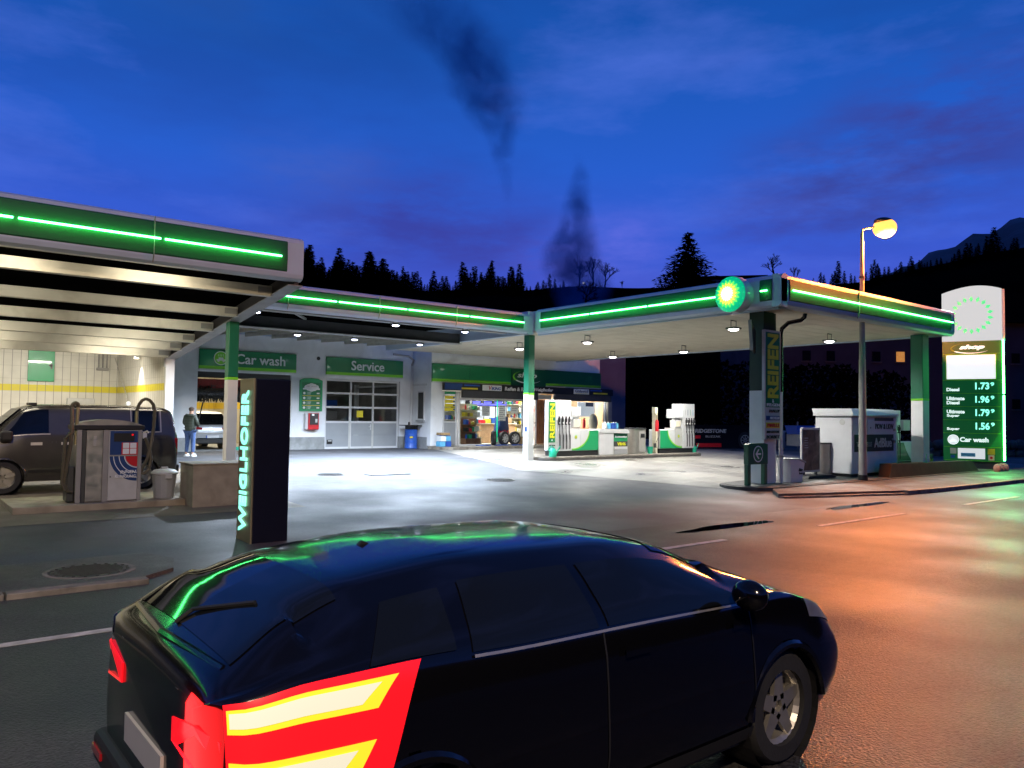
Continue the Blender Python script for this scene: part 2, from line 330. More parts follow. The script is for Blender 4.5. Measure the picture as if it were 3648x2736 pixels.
FY = (Vector((0, -1, 0)), Vector((0, 0, 1)), Vector((-1, 0, 0)))    # facade facing -X
def flat_verts(name, me, P0, fr, w, h, ext, m, parent, rot=False, shear=0):
    """fit a 2D text mesh into a w x h rectangle with lower left corner P0 on a facade frame"""
    U, V, Nn = fr
    xs = [v.co.x+shear*v.co.y for v in me.vertices]; ys = [v.co.y for v in me.vertices]; zs = [v.co.z for v in me.vertices]
    x0, x1, y0, y1, z0, z1 = min(xs), max(xs), min(ys), max(ys), min(zs), max(zs)
    off = root_loc(parent) if parent else Vector((0, 0, 0)); P0 = Vector(P0)
    for i, v in enumerate(me.vertices):
        a = (xs[i]-x0)/(x1-x0); b = (ys[i]-y0)/(y1-y0); c = (zs[i]-z0)/max(1e-9, z1-z0)
        if rot: u, vv = (1-b)*w, a*h
        else: u, vv = a*w, b*h
        v.co = P0+U*u+V*vv+Nn*(.004+c*ext)-off
    me.materials.clear(); me.materials.append(M[m])
    o = bpy.data.objects.new(name, me); COL.objects.link(o)
    if parent: o.parent = parent
    return o
def text(s, P0, fr, w, h, m, parent, name='lettering', ext=.012, rot=False, shear=0, bold=0):
    cu = bpy.data.curves.new('t', 'FONT'); cu.body = s; cu.size = 1; cu.extrude = .05; cu.offset = bold; cu.resolution_u = 3
    ob = bpy.data.objects.new('t', cu); me = bpy.data.meshes.new_from_object(ob)
    bpy.data.objects.remove(ob); bpy.data.curves.remove(cu); me.name = name
    return flat_verts(name, me, P0, fr, w, h, ext, m, parent, rot, shear)
def panel(P0, fr, u0, u1, v0, v1, n0, n1, bm=None):
    """box in a facade frame, added to an MB"""
    bm = bm or MB(); U, V, Nn = fr; P0 = Vector(P0)
    q = [P0+U*u+V*v+Nn*n0 for u, v in ((u0, v0), (u1, v0), (u1, v1), (u0, v1))]
    bm.prism(q, Nn*(n1-n0)); return bm
def disc(P0, fr, u, v, r, n0, n1, bm=None, seg=28, a0=0, a1=360, r0=0):
    bm = bm or MB(); U, V, Nn = fr; P0 = Vector(P0)
    A = [math.radians(a0+(a1-a0)*i/seg) for i in range(seg+1)]
    full = abs(a1-a0) >= 360
    if r0:
        n = seg if full else seg
        for i in range(n):
            q = [(r*math.cos(A[i]), r*math.sin(A[i])), (r*math.cos(A[i+1]), r*math.sin(A[i+1])), (r0*math.cos(A[i+1]), r0*math.sin(A[i+1])), (r0*math.cos(A[i]), r0*math.sin(A[i]))]
            bm.prism([P0+U*(u+a)+V*(v+b)+Nn*n0 for a, b in q], Nn*(n1-n0))
    else:
        pts = [(u+r*math.cos(a), v+r*math.sin(a)) for a in (A[:-1] if full else A)]
        if not full: pts.append((u, v))
        bm.prism([P0+U*a+V*b+Nn*n0 for a, b in pts], Nn*(n1-n0))
    return bm
def star(P0, fr, u, v, r1, r2, n, n0, n1, rot=0, bm=None):
    bm = bm or MB(); U, V, Nn = fr; P0 = Vector(P0); pts = []
    for k in range(2*n):
        a = math.pi*k/n+rot; r = r1 if k % 2 == 0 else r2
        pts.append(P0+U*(u+r*math.cos(a))+V*(v+r*math.sin(a))+Nn*n0)
    bm.prism(pts, Nn*(n1-n0)); return bm
def lamp(kind, name, loc, energy, color, parent=None, size=.1, spot=150, blend=.6, rot=(0, 0, 0), sy=None):
    d = bpy.data.lights.new(name, kind); d.energy = energy; d.color = color
    if kind == 'SPOT': d.spot_size = math.radians(spot); d.spot_blend = blend; d.shadow_soft_size = size
    elif kind == 'AREA':
        d.size = size
        if sy: d.shape = 'RECTANGLE'; d.size_y = sy
    else: d.shadow_soft_size = size
    o = bpy.data.objects.new(name, d); COL.objects.link(o); o.rotation_euler = rot
    o.location = Vector(loc)-(root_loc(parent) if parent else Vector((0, 0, 0)))
    if parent: o.parent = parent
    return o
def G(Y): return 0.0 if Y >= 21 else (-.25 if Y <= 10.5 else -.25+.25*(Y-10.5)/10.5)
# ------------------------------------------------------------------ ground
def sheet(name, poly, m, dz, cut=1.0):
    """flat-lying sheet that follows the fall of the forecourt"""
    xs = [p[0] for p in poly]; ys = [p[1] for p in poly]
    b = MB(); b.poly([(x, y, 0) for x, y in poly])
    for yc in [8.0, 10.5, 13, 15.75, 18, 21]:
        if min(ys) < yc < max(ys):
            bmesh.ops.bisect_plane(b.bm, geom=b.bm.verts[:]+b.bm.edges[:]+b.bm.faces[:], plane_co=(0, yc, 0), plane_no=(0, 1, 0))
    for v in b.bm.verts: v.co.z = G(v.co.y)+dz
    o = b.build(name, m); return tag(o, kind='structure')
sheet('ground', [(-900, -900), (900, -900), (900, 900), (-900, 900)], 'earth', -.03)
sheet('forecourt', [(-40, 8.9), (60, 8.9), (60, 40), (-40, 40)], 'yard', -.004)
sheet('road', [(-200, -4), (300, -4), (300, 8.95), (-200, 8.95)], 'asphalt', 0)
sheet('concrete_apron', [(20.2, 30.9), (15.3, 18.7), (17.0, 12.5), (30, 12.1), (36, 31.2)], 'concrete_yard', .002)
sheet('wash_bay_floor', [(-14, 14.0), (6.3, 14.0), (6.9, 32.4), (-14, 32.4)], 'bay_floor', .002)
# pavement on the right, raised with a kerb
def raised(name, poly, top, m, bottom=-.4):
    b = MB(); b.prism([(x, y, bottom) for x, y in poly], (0, 0, 1))
    for v in b.bm.verts:
        if v.co.z > .2: v.co.z = top(v.co.y) if callable(top) else top
    return tag(b.build(name, m), kind='structure')
kc = [(16.6, 10.35), (17.6, 9.95), (19.0, 9.55), (20.2, 9.1), (22, 8.98), (26, 8.95), (60, 8.9)]
raised('pavement', [(p[0], p[1]+.16) for p in kc]+[(60, 11.25), (22.9, 11.25), (17.6, 11.3)], lambda y: -.155, 'pavement')
b = MB()
for (xa, ya), (xb, yb) in zip(kc, kc[1:]):
    n = max(1, int(math.hypot(xb-xa, yb-ya)/1.0))
    for i in range(n):
        t0, t1 = i/n, (i+1)/n-.01/max(1, math.hypot(xb-xa, yb-ya))
        A = Vector((xa+(xb-xa)*t0, ya+(yb-ya)*t0, -.4)); B_ = Vector((xa+(xb-xa)*t1, ya+(yb-ya)*t1, -.4))
        h = .255 if xa > 19 else .19
        b.prism([A, B_, B_+Vector((0, .155, 0)), A+Vector((0, .155, 0))], (0, 0, h))
tag(b.build('pavement_kerb', 'kerb'), kind='structure')
raised('pavement_far_left', [(-40, 9.2), (2.25, 9.2), (2.7, 9.6), (2.9, 10.3), (2.7, 11.0), (-40, 11.0)], lambda y: -.206-.018*(y-9.2), 'pavement')
b = MB()
for i in range(14):
    b.box(-38+i*3, -38+i*3+2.98 if i < 13 else 2.3, 9.03, 9.195, -.4, -.195, .01)
tag(b.build('left_kerb', 'kerb'), kind='structure')
# road markings, puddles
for i, x in enumerate([-18, -12, -6, 0, 6.9, 12.8, 18.9, 25, 31, 37, 43]):
    tag(MB().box(x, x+3.2, 7.25, 7.36, -.246, -.242).build('road_marking', 'line'), kind='structure')
tag(MB().box(-40, 60, 1.05, 1.17, -.246, -.242).build('road_marking', 'faintline'), kind='structure')
def blob(name, cx, cy, rx, ry, z, m, seed, n=40):
    b = MB(); pts = []
    for k in range(n):
        a = 2*math.pi*k/n; q = 1+.35*mnoise.noise(Vector((math.cos(a)*1.6+seed, math.sin(a)*1.6, seed)))
        x = cx+rx*q*math.cos(a); y = cy+ry*q*math.sin(a); pts.append((x, y, (G(y) if z is None else z)+.0045))
    b.poly(pts); return tag(b.build(name, m), kind='structure')
blob('puddle', 11.4, 8.2, 1.25, .16, -.247, 'puddle', 1.3); blob('puddle', 8.1, 7.75, .7, .1, -.247, 'puddle', 4.1)
blob('puddle', 16.6, 8.55, 1.4, .12, -.247, 'puddle', 7.7)
def manhole(x, y, r, label, z=None):
    z = G(y) if z is None else z
    t = thing('manhole_cover', label, 'manhole cover', (x, y, z))
    b = MB(); b.lathe([(r*1.12, z-.01), (r*1.12, z+.006), (r*1.02, z+.008)], (x, y, 0), 32); b.build('frame', 'kerb', t)
    b = MB(); b.cyl((x, y, z-.02), (x, y, z+.010), r, n=32)
    for i in range(-4, 5):
        hw = math.sqrt(max(0, (r*.78)**2-(i*r*.17)**2)); b.box(x-hw, x+hw, y+i*r*.17-.012*r/.4, y+i*r*.17+.012*r/.4, z+.01, z+.018)
    for k in range(20):
        a = 2*math.pi*k/20; b.box(x+.9*r*math.cos(a)-.015, x+.9*r*math.cos(a)+.015, y+.9*r*math.sin(a)-.015, y+.9*r*math.sin(a)+.015, z+.01, z+.017)
    b.build('cover', 'dmetal', t)
manhole(1.90, 9.95, .42, 'round ribbed iron manhole cover by the left road kerb', -.216)
manhole(9.45, 19.5, .33, 'small round manhole cover on the wet forecourt, leftmost of the three there')
manhole(12.9, 16.5, .36, 'round manhole cover in the middle of the forecourt facing the steel column')
t = thing('drain_cover', 'rectangular drain cover on the forecourt in front of the service door', 'drain cover', (10.9, 19.0, G(19)))
MB().box(10.3, 11.5, 18.75, 19.2, G(19)-.02, G(19)+.008).build('frame', 'kerb_dark', t); MB().box(10.4, 11.4, 18.82, 19.13, G(19), G(19)+.014).build('cover', 'steel', t)
t = thing('drain_grate', 'ribbed storm drain grate in the dark road surface', 'drain grate', (6.1, 4.2, -.25))
MB().box(5.75, 6.55, 3.95, 4.45, -.27, -.243).build('frame', 'steel', t)
b = MB()
for i in range(9): b.box(5.8+i*.083, 5.8+i*.083+.035, 4.0, 4.4, -.25, -.236)
b.build('bars', 'metal', t)
# left kerb island with concrete wall
MBk = MB().box(1.72, 4.46, 15.22, 16.9, -.3, -.02, .015); tag(MBk.build('wash_bay_kerb', 'concrete'), kind='structure')
t = thing('concrete_wall', 'low board-marked concrete wall beneath the green and white column', 'wall', (5, 15.1, -.15))
MB().box(4.46, 5.95, 14.8, 15.6, -.3, .62, .008).build('wall_block', 'concrete', t); MB().box(4.44, 5.97, 14.78, 15.62, .622, .65, .006).build('coping', 'concrete', t)
# ------------------------------------------------------------------ hills, mountain
def hills():
    az = [-150, -60, -30, 0, 12, 17.8, 20, 21.6, 24.8, 27.3, 30, 31.8, 36.4, 42.5, 46.6, 50.7, 53.8, 58, 62, 66.3, 75, 90, 120, 150, 210]
    el = [20, 18, 10, 9, 10.9, 10.7, 10.5, 10.2, 9.7, 9.2, 9.2, 9.4, 9.4, 9.35, 9.55, 9.15, 9.2, 9.0, 9.1, 9.4, 9.6, 9, 9, 14, 20]  # highest entries lie unseen behind the camera, raised to block blue sky
    b = MB(); rad = [75, 95, 120, 150, 180, 210, 240]; frac = [0, .16, .35, .58, .8, .93, 1.0]
    rows = []
    for i in range(361):
        a = -150+i; e = np.interp(a, az, el); H = 210*math.tan(math.radians(e))
        col = []
        for r, f in zip(rad, frac):
            z = -1+(H+2.6)*f*(r/210 if f < 1 else .93)+mnoise.noise(Vector((a*.2, r*.03, 0)))*(1.2 if f > 0 else 0)*(0 if r == 210 else 1)
            if r == 210: z = H
            if r == 240: z = H-4
            col.append(b.bm.verts.new((r*math.cos(math.radians(a)), r*math.sin(math.radians(a)), z+ (1.6 if r > 75 else 0))))
        rows.append(col)
    for A, B_ in zip(rows, rows[1:]):
        for k in range(len(rad)-1): b.bm.faces.new((A[k], B_[k], B_[k+1], A[k+1]))
    tag(b.build('hillside', 'hill', smooth=True), kind='structure')
    # far mountain at the right
    b = MB(); rows = []
    pr = [(-20, 9), (0, 12), (10, 13.4), (17.8, 12.7), (20, 12.0), (21.5, 11.5), (23.1, 10.9), (24.5, 10.35), (25.6, 9.9), (28, 9.0), (33, 7)]
    for i in range(107):
        a = -20+i*.5; e = np.interp(a, [p[0] for p in pr], [p[1] for p in pr]); H = 1500*math.tan(math.radians(e))
        e2 = H+14*mnoise.noise(Vector((a*.9, 0, 3)))
        rows.append([b.bm.verts.new((r*math.cos(math.radians(a)), r*math.sin(math.radians(a)), -5+e2*f+30*mnoise.noise(Vector((a*.5, r*.004, 1)))*(0 if r == 1500 else 1))) for r, f in ((600, 0), (900, .35), (1200, .72), (1500, 1), (1700, .9))])
    for A, B_ in zip(rows, rows[1:]):
        for k in range(4): b.bm.faces.new((A[k], B_[k], B_[k+1], A[k+1]))
    tag(b.build('far_mountain', 'mount', smooth=True), kind='structure')
hills()
def elz(az, el, r): return (r*math.cos(math.radians(az)), r*math.sin(math.radians(az)), 1.6+r*math.tan(math.radians(el)))
def conifer_mesh(h, w, seed, tiers=15, leaf=.35, dens=26):
    rnd = random.Random(seed); b = MB()
    for i in range(tiers):
        f = i/(tiers-1); z = h*(.06+.92*f); R = w*(1-f)**.85*(.8+.4*rnd.random())+.03*w
        n = int(5+dens*(1-f)*.5)
        for k in range(n):
            a = rnd.random()*6.283; L = R*(.55+.55*rnd.random()); zz = z+rnd.uniform(-.3, .3)*h/tiers
            c, s = math.cos(a), math.sin(a); segs = max(2, int(L/leaf))
            for j in range(segs):
                t = (j+.6)/segs; p = Vector((c*L*t, s*L*t, zz-.28*L*t*t+.06*L*t)); q = leaf*(1.2-.5*t)
                for _ in range(2):
                    d = Vector((c+rnd.uniform(-.7, .7), s+rnd.uniform(-.7, .7), rnd.uniform(-.5, .25))).normalized()*q*1.3
                    e = Vector((-d.y, d.x, rnd.uniform(-.3, .3)*q)).normalized()*q*.38
                    b.bm.faces.new([b.bm.verts.new(v) for v in (p-e, p+d, p+e)])
    return b
def tree_thing(name, label, mb_crown, h, loc, group=None, mcrown='forest', tr=.12, cat='tree'):
    t = thing(name, label, cat, loc, group)
    mb_crown.build('crown', mcrown, t, world=False)
    MB().cyl((0, 0, -1.5), (0, 0, h*.93), tr, tr*.15, 7).build('trunk', 'bark', t, world=False)
    return t
# the tall fir behind the canopy
x, y, z = elz(38.5, 7.3, 95)
fir = tree_thing('fir_tree', 'tall dark fir tree with ragged edge rising alone above the right canopy', conifer_mesh(10.1, 6.6, 5, 32, .55, 110), 9.6, (x, y, z), tr=.3)
protos = []
G1 = 'dark conifers along the hill ridge'; LB = 'small dark conifer silhouette on the hill ridge'
rnd = random.Random(3)
dens = [(67, 58.8, 80, 2.4, 3.9), (58.8, 55, 22, .9, 2.6), (55, 50.5, 44, 1.6, 3.6), (50.5, 47.3, 12, .9, 2.0), (30.2, 27.2, 12, .8, 2.3), (27, 18, 44, .9, 2.0)]
n = 0
for a0, a1, cnt, h0, h1 in dens:
    for i in range(cnt):
        a = a0+(a1-a0)*(i+rnd.random())/cnt; r = rnd.uniform(200, 214)
        el = np.interp(a, [12, 17.8, 20, 21.6, 24.8, 27.3, 30, 31.8, 36.4, 42.5, 46.6, 50.7, 53.8, 58, 62, 66.3], [10.9, 10.7, 10.5, 10.2, 9.7, 9.2, 9.2, 9.4, 9.4, 9.35, 9.55, 9.15, 9.2, 9.0, 9.1, 9.4])
        clump = .55+.75*abs(mnoise.noise(Vector((a*.9, 4, 0))))*1.6
        h = (h0+(h1-h0)*rnd.random())*clump*2.9
        loc = elz(a, el-.4, r)
        if n < 6:
            t = tree_thing('conifer', LB, conifer_mesh(10, 2.3+.3*n, 20+n, 20, .75, 34), 10, loc, G1, tr=.16); protos.append(t)
        else:
            t = copy_tree(protos[rnd.randrange(6)]); t.location = loc
        s = h/10*1.1; k_ = rnd.uniform(.75, 1.05); t.scale = (s*k_, s*k_, s); t.rotation_euler.z = rnd.random()*6; n += 1
# bare broadleaved trees
def bare_mesh(h, seed, spread=.42, depth=6):
    rnd = random.Random(seed); b = MB()
    def br(p, d, L, r, k):
        q = p+d*L; m_ = p+d*L*.5+Vector((rnd.uniform(-1, 1), rnd.uniform(-1, 1), 0))*L*.06
        b.tube([p, m_, q], [r, r*.85, r*.7], 4)
        if k == 0: return
        for i in range(3 if k > 1 else 4):
            nd = (d+Vector((rnd.gauss(0, spread), rnd.gauss(0, spread), rnd.gauss(.12, spread*.5)))).normalized()
            br(p+d*L*rnd.uniform(.6, 1), nd, L*rnd.uniform(.62, .82), max(r*.62, h*.0022), k-1)
    br(Vector((0, 0, -.3)), Vector((0, 0, 1)), h*.28, h*.022, depth)
    return b
def bare(label, az, el, r, h, seed, group=None, spread=.42, depth=5, sx=1):
    t = thing('bare_tree', label, 'tree', elz(az, el, r), group)
    bare_mesh(h, seed, spread, depth).build('branches', 'bark', t, world=False); t.scale = (sx, sx, 1); return t
bare('wide leafless tree crown on the ridge just right of the smoke', 45.3, 9.2, 190, 11.5, 2, spread=.5)
bare('leafless round tree on the ridge left of the tall fir', 44.4, 9.2, 188, 10, 8, spread=.45)
bare('leafless tree dimmed by the smoke on the ridge', 46.3, 9.2, 192, 11, 12, spread=.5)
bare('twiggy rounded leafless tree on the ridge above the round lit logo', 32.6, 9.3, 185, 9.5, 4, spread=.5)
bare('thin small leafless tree on the ridge left of the street lamp', 31.2, 9.3, 185, 5.5, 6, spread=.3)
bare('tiny leafless shrub standing on the bare ridge beside the tall fir', 43.2, 9.3, 185, 3, 9, spread=.3)
bare('leafless crooked tree lit by smoke right behind the canopy roof', 45.9, 7.3, 100, 6.5, 15, spread=.6)
# lattice pylon on the ridge
def pylon():
    x, y, z = elz(55.0, 9.1, 205); t = thing('power_pylon', 'thin lattice electricity pylon standing on the forested ridge', 'pylon', (x, y, z))
    b = MB(); H = 6.8; d = Vector((.8, -.6, 0))
    for s in (-1, 1): b.tube([d*s*.55, d*s*.12+Vector((0, 0, H))], .045, 4)
    for i in range(8):
        z0 = H*i/8; z1 = H*(i+1)/8; w0 = .55-.43*i/8; w1 = .55-.43*(i+1)/8
        b.tube([d*w0+Vector((0, 0, z0)), -d*w1+Vector((0, 0, z1))], .03, 4); b.tube([-d*w0+Vector((0, 0, z0)), d*w1+Vector((0, 0, z1))], .03, 4)
    b.build('mast', 'bark', t, world=False)
    for zz, w in ((3.8, 1.7), (5.3, 1.2)): MB().tube([d*w+Vector((0, 0, zz)), Vector((0, 0, zz+.3)), -d*w+Vector((0, 0, zz))], .05, 4).build('crossarm', 'bark', t, world=False)
pylon()
t = thing('hillside_lamp', 'tiny white light on the dark hillside inside the smoke', 'lamp', elz(46.0, 9.75, 180)); MB().sph(elz(46.0, 9.75, 180), .28, 8).build('lens', 'litwhite', t); MB().cyl(elz(46.0, 9.1, 180), elz(46.0, 9.7, 180), .05, n=6).build('pole', 'bark', t)
# chalet on the ridge beside the fir
x, y, z = elz(35.9, 9.3, 150)
t = thing('hillside_house', 'low dark house with flat roof on the ridge behind the round lit logo', 'house', (x, y, z), rz=math.radians(-50))
MB().box(-6.5, 6.5, -3, 3, -2, 1.15).build('wall', 'house', t, world=False); MB().box(-7.2, 7.2, -3.5, 3.5, 1.152, 1.5).build('roof', 'bark', t, world=False)
MB().box(-1, 3.2, 3, 3.06, .1, .8).build('window', 'windark', t, world=False); MB().box(-3.06, 3.2, -3.07, -3.0, .1, .8).build('window', 'windark', t, world=False)
# dark valley building behind the station, right
def old_house():
    t = thing('old_house', 'dim long old house with small square windows behind the station at right', 'house', (60, 26, 0))
    # long facade facing the camera, running from (52,32) to (78,10)
    A = Vector((50, 34, 0)); B_ = Vector((84, 7, 0)); U = (B_-A).normalized(); Nn = Vector((U.y, -U.x, 0)); Nn = -Nn if Nn.dot(A) > 0 else Nn
    fr = (U, Vector((0, 0, 1)), Nn); L = (B_-A).length
    panel(A, fr, 0, L, -1, 9.0, -8, 0).build('wall', 'house', t)
    b = MB(); b.prism([A+U*(-.6)+Nn*.7+Vector((0, 0, 9.0)), A+U*(-.6)-Nn*4+Vector((0, 0, 12.0)), A+U*(-.6)-Nn*8.7+Vector((0, 0, 9.0))], U*(L+1.2)); b.build('roof', 'bark', t)
    for i in range(12):
        for v in (2.6, 6.0):
            u = .5+i*2.6+(.8 if i % 2 else 0)
            lit = (i == 4 and v == 6.0)
            o = panel(A, fr, u, u+.6, v, v+.75, 0, .05).build('window', 'winlit' if lit else 'windark', t)
            if lit: o['label'] = 'orange lit window'
            panel(A, fr, u-.08, u+.68, v-.1, v-.002, 0, .12).build('sill', 'stone', o)
    o = panel(A, fr, 0, 14, -1, 1.4, .8, 1.6)
old_house()
t = thing('stone_wall', 'low rough boulder wall behind the tall price sign', 'wall', (45, 14, 0))
b = MB(); rnd = random.Random(11)
for i in range(46):
    for k in range(2):
        q = i/46; p = Vector((40+22*q, 17.5-9.5*q, .25+.5*k-.3)); b.sph(p+Vector((rnd.uniform(-.1, .1), rnd.uniform(-.1, .1), 0)), .4, 7, (rnd.uniform(.8, 1.2), .7, rnd.uniform(.65, .85)))
b.build('boulders', 'stone', t)
# leafy dark trees / hedge in the black gap behind the pumps
for i, (az, r, h) in enumerate([(40.5, 62, 6.3), (37.0, 66, 6.6), (33.5, 60, 6), (29.5, 58, 5.6), (26.8, 56, 5)]):
    b = MB(); rr = random.Random(50+i)
    for k in range(1500):
        a = rr.random()*6.28; q = rr.random()**.5*3.4; zz = h*(.15+.85*rr.random()); w = q*math.sqrt(max(.05, 1-((zz/h-.5)*1.7)**2))
        p = Vector((w*math.cos(a), w*math.sin(a), zz)); d = Vector((rr.gauss(0, 1), rr.gauss(0, 1), rr.gauss(0, 1))).normalized()*.32; e = d.cross(Vector((rr.random(), rr.random(), rr.random()))).normalized()*.13
        b.bm.faces.new([b.bm.verts.new(v) for v in (p-e, p+d, p+e)])
    x = r*math.cos(math.radians(az)); y = r*math.sin(math.radians(az))
    tree_thing('shrub_tree', 'dark bushy tree in the unlit ground behind the fuel pumps', b, h, (x, y, -.3), 'dark bushy trees behind the station')
# ------------------------------------------------------------------ smoke
def smoke_mat(path, dk=.5):
    m = bpy.data.materials.new('chimney smoke'); m.use_nodes = True; nt = m.node_tree; N = nt.nodes; L = nt.links
    for n_ in list(N): N.remove(n_)
    o = N.new('ShaderNodeOutputMaterial'); pv = N.new('ShaderNodeVolumePrincipled'); L.new(pv.outputs[0], o.inputs['Volume'])
    pv.inputs['Color'].default_value = (.07, .25, .62, 1)
    tc = N.new('ShaderNodeTexCoord')
    azm = sum(p[0] for p in path)/len(path); d = Vector((math.cos(math.radians(azm)), math.sin(math.radians(azm)), 0)); t_ = Vector((d.y, -d.x, 0))
    C_ = [Vector(elz(a, e, 110)) for a, e, r in path]; zs = [c.z for c in C_]; z0, z1 = min(zs), max(zs)
    def MT(op, a, b=None, clamp=False):
        k = N.new('ShaderNodeMath'); k.operation = op; k.use_clamp = clamp
        for i, v in enumerate((a, b)):
            if v is None: continue
            if isinstance(v, (int, float)): k.inputs[i].default_value = v
            else: L.new(v, k.inputs[i])
        return k.outputs[0]
    def dot(v):
        k = N.new('ShaderNodeVectorMath'); k.operation = 'DOT_PRODUCT'; L.new(tc.outputs['Object'], k.inputs[0]); k.inputs[1].default_value = v; return k.outputs['Value']
    zn = MT('DIVIDE', MT('SUBTRACT', dot((0, 0, 1)), z0), z1-z0)
    ramp = N.new('ShaderNodeValToRGB'); L.new(zn, ramp.inputs[0]); e = ramp.color_ramp
    ps = [c.dot(t_) for c in C_]; qs = [c.dot(d) for c in C_]; rs = [p[2] for p in path]
    pm, pM = min(ps)-.01, max(ps)+.01; qm, qM = min(qs)-.01, max(qs)+.01; rM = max(rs)
    while len(e.elements) < len(path): e.elements.new(.5)
    for i, el_ in enumerate(e.elements): el_.position = i/(len(path)-1)
    for i in range(len(path)):
        e.elements[i].position = (zs[i]-z0)/(z1-z0); e.elements[i].color = ((ps[i]-pm)/(pM-pm), (qs[i]-qm)/(qM-qm), rs[i]/rM, 1)
    sp = N.new('ShaderNodeSeparateXYZ'); L.new(ramp.outputs[0], sp.inputs[0])
    pc = MT('ADD', MT('MULTIPLY', sp.outputs[0], pM-pm), pm); qc = MT('ADD', MT('MULTIPLY', sp.outputs[1], qM-qm), qm); rc_ = MT('MULTIPLY', sp.outputs[2], rM)
    a = MT('DIVIDE', MT('SUBTRACT', dot(t_), pc), rc_); b_ = MT('DIVIDE', MT('SUBTRACT', dot(d), qc), rc_)
    fall = MT('SUBTRACT', 1, MT('ADD', MT('MULTIPLY', a, a), MT('MULTIPLY', b_, b_)), True)
    n_ = N.new('ShaderNodeTexNoise'); n_.inputs['Scale'].default_value = .33; n_.inputs['Detail'].default_value = 5; n_.inputs['Distortion'].default_value = .6; L.new(tc.outputs['Object'], n_.inputs['Vector'])
    mr = N.new('ShaderNodeMapRange'); mr.inputs[1].default_value = .28; mr.inputs[2].default_value = .78; L.new(n_.outputs[0], mr.inputs[0])
    ends = MT('MULTIPLY', MT('MULTIPLY', zn, 6, True), MT('MULTIPLY', MT('SUBTRACT', 1, zn), 3.0, True))
    dens = MT('MULTIPLY', MT('MULTIPLY', MT('MULTIPLY', MT('POWER', fall, 1.7), mr.outputs[0]), ends), dk)
    L.new(dens, pv.inputs['Density']); return m
def smoke():
    az0 = 45.9
    m = bpy.data.materials.new('chimney smoke'); m.use_nodes = True; nt = m.node_tree; N = nt.nodes; L = nt.links
    for n_ in list(N): N.remove(n_)
    o = N.new('ShaderNodeOutputMaterial'); pv = N.new('ShaderNodeVolumePrincipled'); L.new(pv.outputs[0], o.inputs['Volume'])
    pv.inputs['Color'].default_value = (.10, .28, .62, 1); pv.inputs['Anisotropy'].default_value = .2
    tc = N.new('ShaderNodeTexCoord'); n_ = N.new('ShaderNodeTexNoise'); n_.inputs['Scale'].default_value = .30; n_.inputs['Detail'].default_value = 3; L.new(tc.outputs['Object'], n_.inputs['Vector'])
    def mk(path): return smoke_mat(path)
    def plume(path, label, dk=.75):
        # path: (az, el, radius) at 110 m
        b = MB(); rings = []; n = 14
        for i, (az, el, rad) in enumerate(path):
            c = Vector(elz(az, el, 110)); t_ = Vector((math.sin(math.radians(az)), -math.cos(math.radians(az)), 0)); d = Vector((math.cos(math.radians(az)), math.sin(math.radians(az)), 0))
            ring = []
            for k in range(n):
                a = 2*math.pi*k/n; q = rad*1.25
                ring.append(b.bm.verts.new(c+t_*q*math.cos(a)+d*q*math.sin(a)))
            rings.append(ring)
        for A, B_ in zip(rings, rings[1:]):
            for k in range(n): b.bm.faces.new((A[k], A[(k+1) % n], B_[(k+1) % n], B_[k]))
        b.bm.faces.new(rings[0][::-1]); b.bm.faces.new(rings[-1])
        ob = b.build('smoke', smoke_mat(path, dk)); tag(ob, label, 'smoke', kind='stuff'); return ob
    plume([(46.3, 5.5, 1.2), (46.3, 7.2, 3.6), (46.1, 8.4, 4.6), (46.2, 9.5, 5.2), (46.7, 10.8, 5.6), (47.0, 12.2, 4.8), (46.5, 13.6, 3.4), (46.6, 15.2, 2.6), (46.3, 17.3, 1.9), (46.6, 19, .8)], 'blue grey smoke plume rising from behind the canopy into the sky')
    plume([(51.5, 14.8, .8), (51.8, 16.5, 1.3), (52.1, 18.5, 2.0), (52.3, 20, 3.0), (52.6, 21.3, 5.4), (53.4, 22.8, 6.6), (54.3, 24.4, 6.2), (55.0, 25.8, 7.4), (57.6, 27.4, 9.4), (60.8, 29.5, 8.2)], 'dark drifting smoke high in the sky above the ridge', .34)
smoke()
